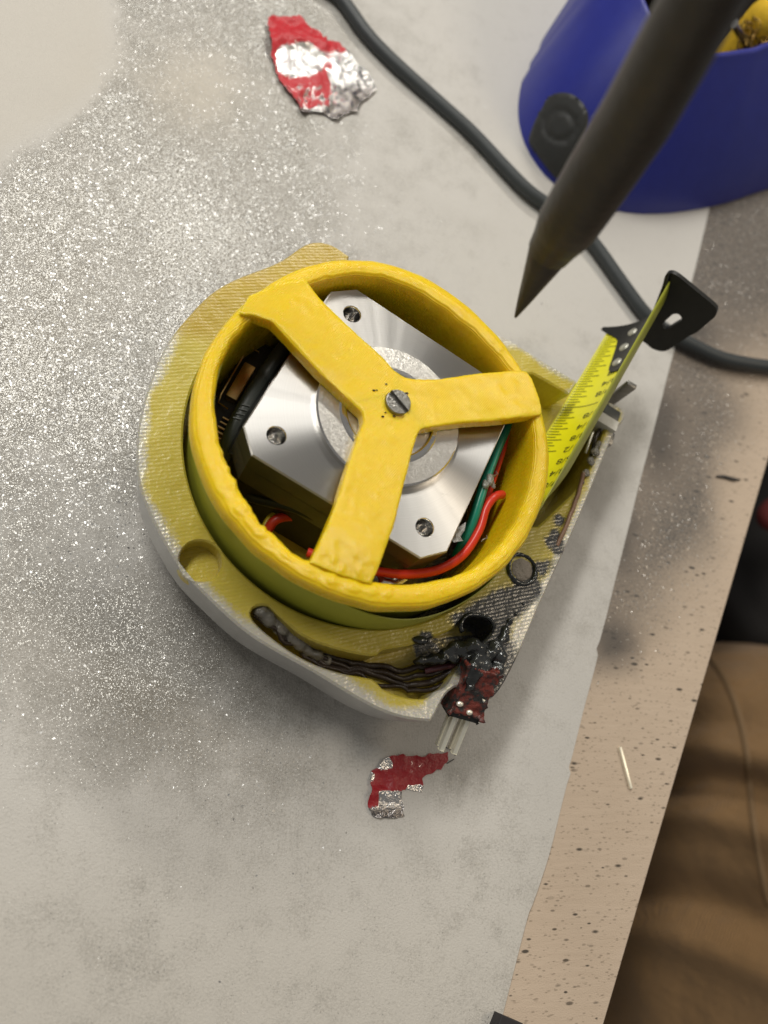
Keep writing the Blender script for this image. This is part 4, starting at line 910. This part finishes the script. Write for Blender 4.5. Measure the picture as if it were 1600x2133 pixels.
for k in range(46):
    c = at(random.uniform(1548, 1615), random.uniform(40, 100), random.uniform(2.5, 3.1)); P = []; a0 = random.uniform(0, 6); r_ = random.uniform(.1, .22); tl = Vector((random.uniform(-1, 1), random.uniform(-1, 1), random.uniform(-1, 1))).normalized(); t2 = tl.orthogonal().normalized(); t3 = tl.cross(t2)
    for i in range(14): a = a0 + i * .55; P.append(c + (t2 * math.cos(a) + t3 * math.sin(a)) * r_ + tl * (i * .012))
    mb.tube(P, .018, 4)
o = link('brass_wool', mb.mesh('brass_wool', M['brass']), HO); o['kind'] = 'stuff'

# ------------------------------------------------------------------ dark pointed tool reaching in from above
tip, cb, b1, b2, b3 = atd(1073, 662, 11.3), atd(1146, 521, 10.5), atd(1183, 468, 10.1), atd(1327, 243, 8.6), atd(1462, 0, 7.2)
TO = thing('pointed_tool', tip, 'dark blurred round tool with a tapered point reaching down from the top right', 'hand tool')
L = [0, .02, .1, .3, .6, .93, 1.0]; mb = MB(); mb.tube([tip.lerp(cb, k) for k in L], [.008, .022, .045, .10, .175, .262, .275], 32); obj('tapered_point', mb, M['tool'], TO, 45)
da = (b1 - cb).normalized()
P = [cb - da * .03, cb.lerp(b1, .35), cb.lerp(b1, .7), b1, b1.lerp(b2, .25), b1.lerp(b2, .6), b2, b2.lerp(b3, .5), b3, b3 + (b3 - b2) * .8]
mb = MB(); mb.tube(P, [.285, .315, .355, .385, .395, .40, .40, .38, .355, .35], 40); obj('barrel', mb, M['tool'], TO, 45)

# ------------------------------------------------------------------ person's leg, red cloth and a stand-in for the darkness beyond the bench edge
PE = thing('person', at(1500, 1700, -24), 'person in brown canvas trousers seated just below the right bench edge', 'person')
kn, hp_ = atd(1700, 1350, 33), atd(1560, 2400, 32)
mb = MB(); V = []; F = []; NA, NL = 72, 80; axl = (hp_ - kn); La = axl.length; an = axl.normalized(); e1_ = an.orthogonal().normalized(); e1_ = (Vector((0, 0, 1)) - an * an.z).normalized(); e2_ = an.cross(e1_)
def leg(s, a):
    t_ = s
    if t_ < .22: rr = 7.6 * math.sin(math.acos(1 - min(1, t_ / .22))) ** .9 if t_ > 0 else .01
    else: rr = 7.6 + 1.6 * (t_ - .22)
    p = kn + an * (t_ * La)
    fold = 0
    for f0, sl, wd, h in ((.40, -.26, .04, -.7), (.60, -.36, .05, -1.0), (.84, -.40, .05, -.8)):
        dd = t_ - (f0 + sl * math.sin(a + .6)); fold += h * math.exp(-(dd / wd) ** 2) * (.35 + .65 * max(0, math.sin(a + .2))) - h * .6 * math.exp(-((dd - .05) / .03) ** 2) * max(0, math.sin(a + .2))
    rr += fold * min(1, t_ / .2) + .35 * n3(t_ * 7, math.cos(a) * 1.5, math.sin(a) * 1.5)
    return p + (e1_ * math.cos(a) + e2_ * math.sin(a)) * max(.02, rr)
for i in range(NL + 1):
    for j in range(NA): V.append(leg(i / NL, 2 * math.pi * j / NA))
for i in range(NL):
    for j in range(NA): F.append((i * NA + j, i * NA + (j + 1) % NA, (i + 1) * NA + (j + 1) % NA, (i + 1) * NA + j))
mb.add(V, F); me = mb.mesh('trousers', M['canvas']); bm = bmesh.new(); bm.from_mesh(me); bmesh.ops.recalc_face_normals(bm, faces=bm.faces[:]); bm.to_mesh(me); bm.free(); tro = link('trousers', me, PE)
from mathutils.bvhtree import BVHTree
bv = BVHTree.FromPolygons([Vector(v) for v in V], F); sp_ = []
for x, y in crom([Vector((1480, 1372, 0)), Vector((1512, 1420, 0)), Vector((1540, 1490, 0)), Vector((1558, 1580, 0)), Vector((1566, 1680, 0)), Vector((1582, 1790, 0)), Vector((1600, 1880, 0))], 12) and [(p.x, p.y) for p in crom([Vector((1480, 1372, 0)), Vector((1512, 1420, 0)), Vector((1540, 1490, 0)), Vector((1558, 1580, 0)), Vector((1566, 1680, 0)), Vector((1582, 1790, 0)), Vector((1600, 1880, 0))], 12)]:
    dv = (atd(x, y, 10) - CAM).normalized(); h = bv.ray_cast(CAM, dv)
    if h[0] is not None: sp_.append(h[0])
if len(sp_) > 3: obj('seam', MB().tube(sp_, .11, 8), M['thread'], PE)
mb = MB(); c = atd(1640, 1130, 36); ico(mb, c, 5.2, 4, (1.0, 1.2, .6)); me = roughen(mb.mesh('darkness_stand_in', M['stand_in_black']), 1.2, .25, .4, .7); o = link('darkness_stand_in', me, None); tag(o, 'added black heap standing in for the darkness beyond the right bench edge', 'cloth')  # made-up heap, coloured near black to give the darkness past the bench
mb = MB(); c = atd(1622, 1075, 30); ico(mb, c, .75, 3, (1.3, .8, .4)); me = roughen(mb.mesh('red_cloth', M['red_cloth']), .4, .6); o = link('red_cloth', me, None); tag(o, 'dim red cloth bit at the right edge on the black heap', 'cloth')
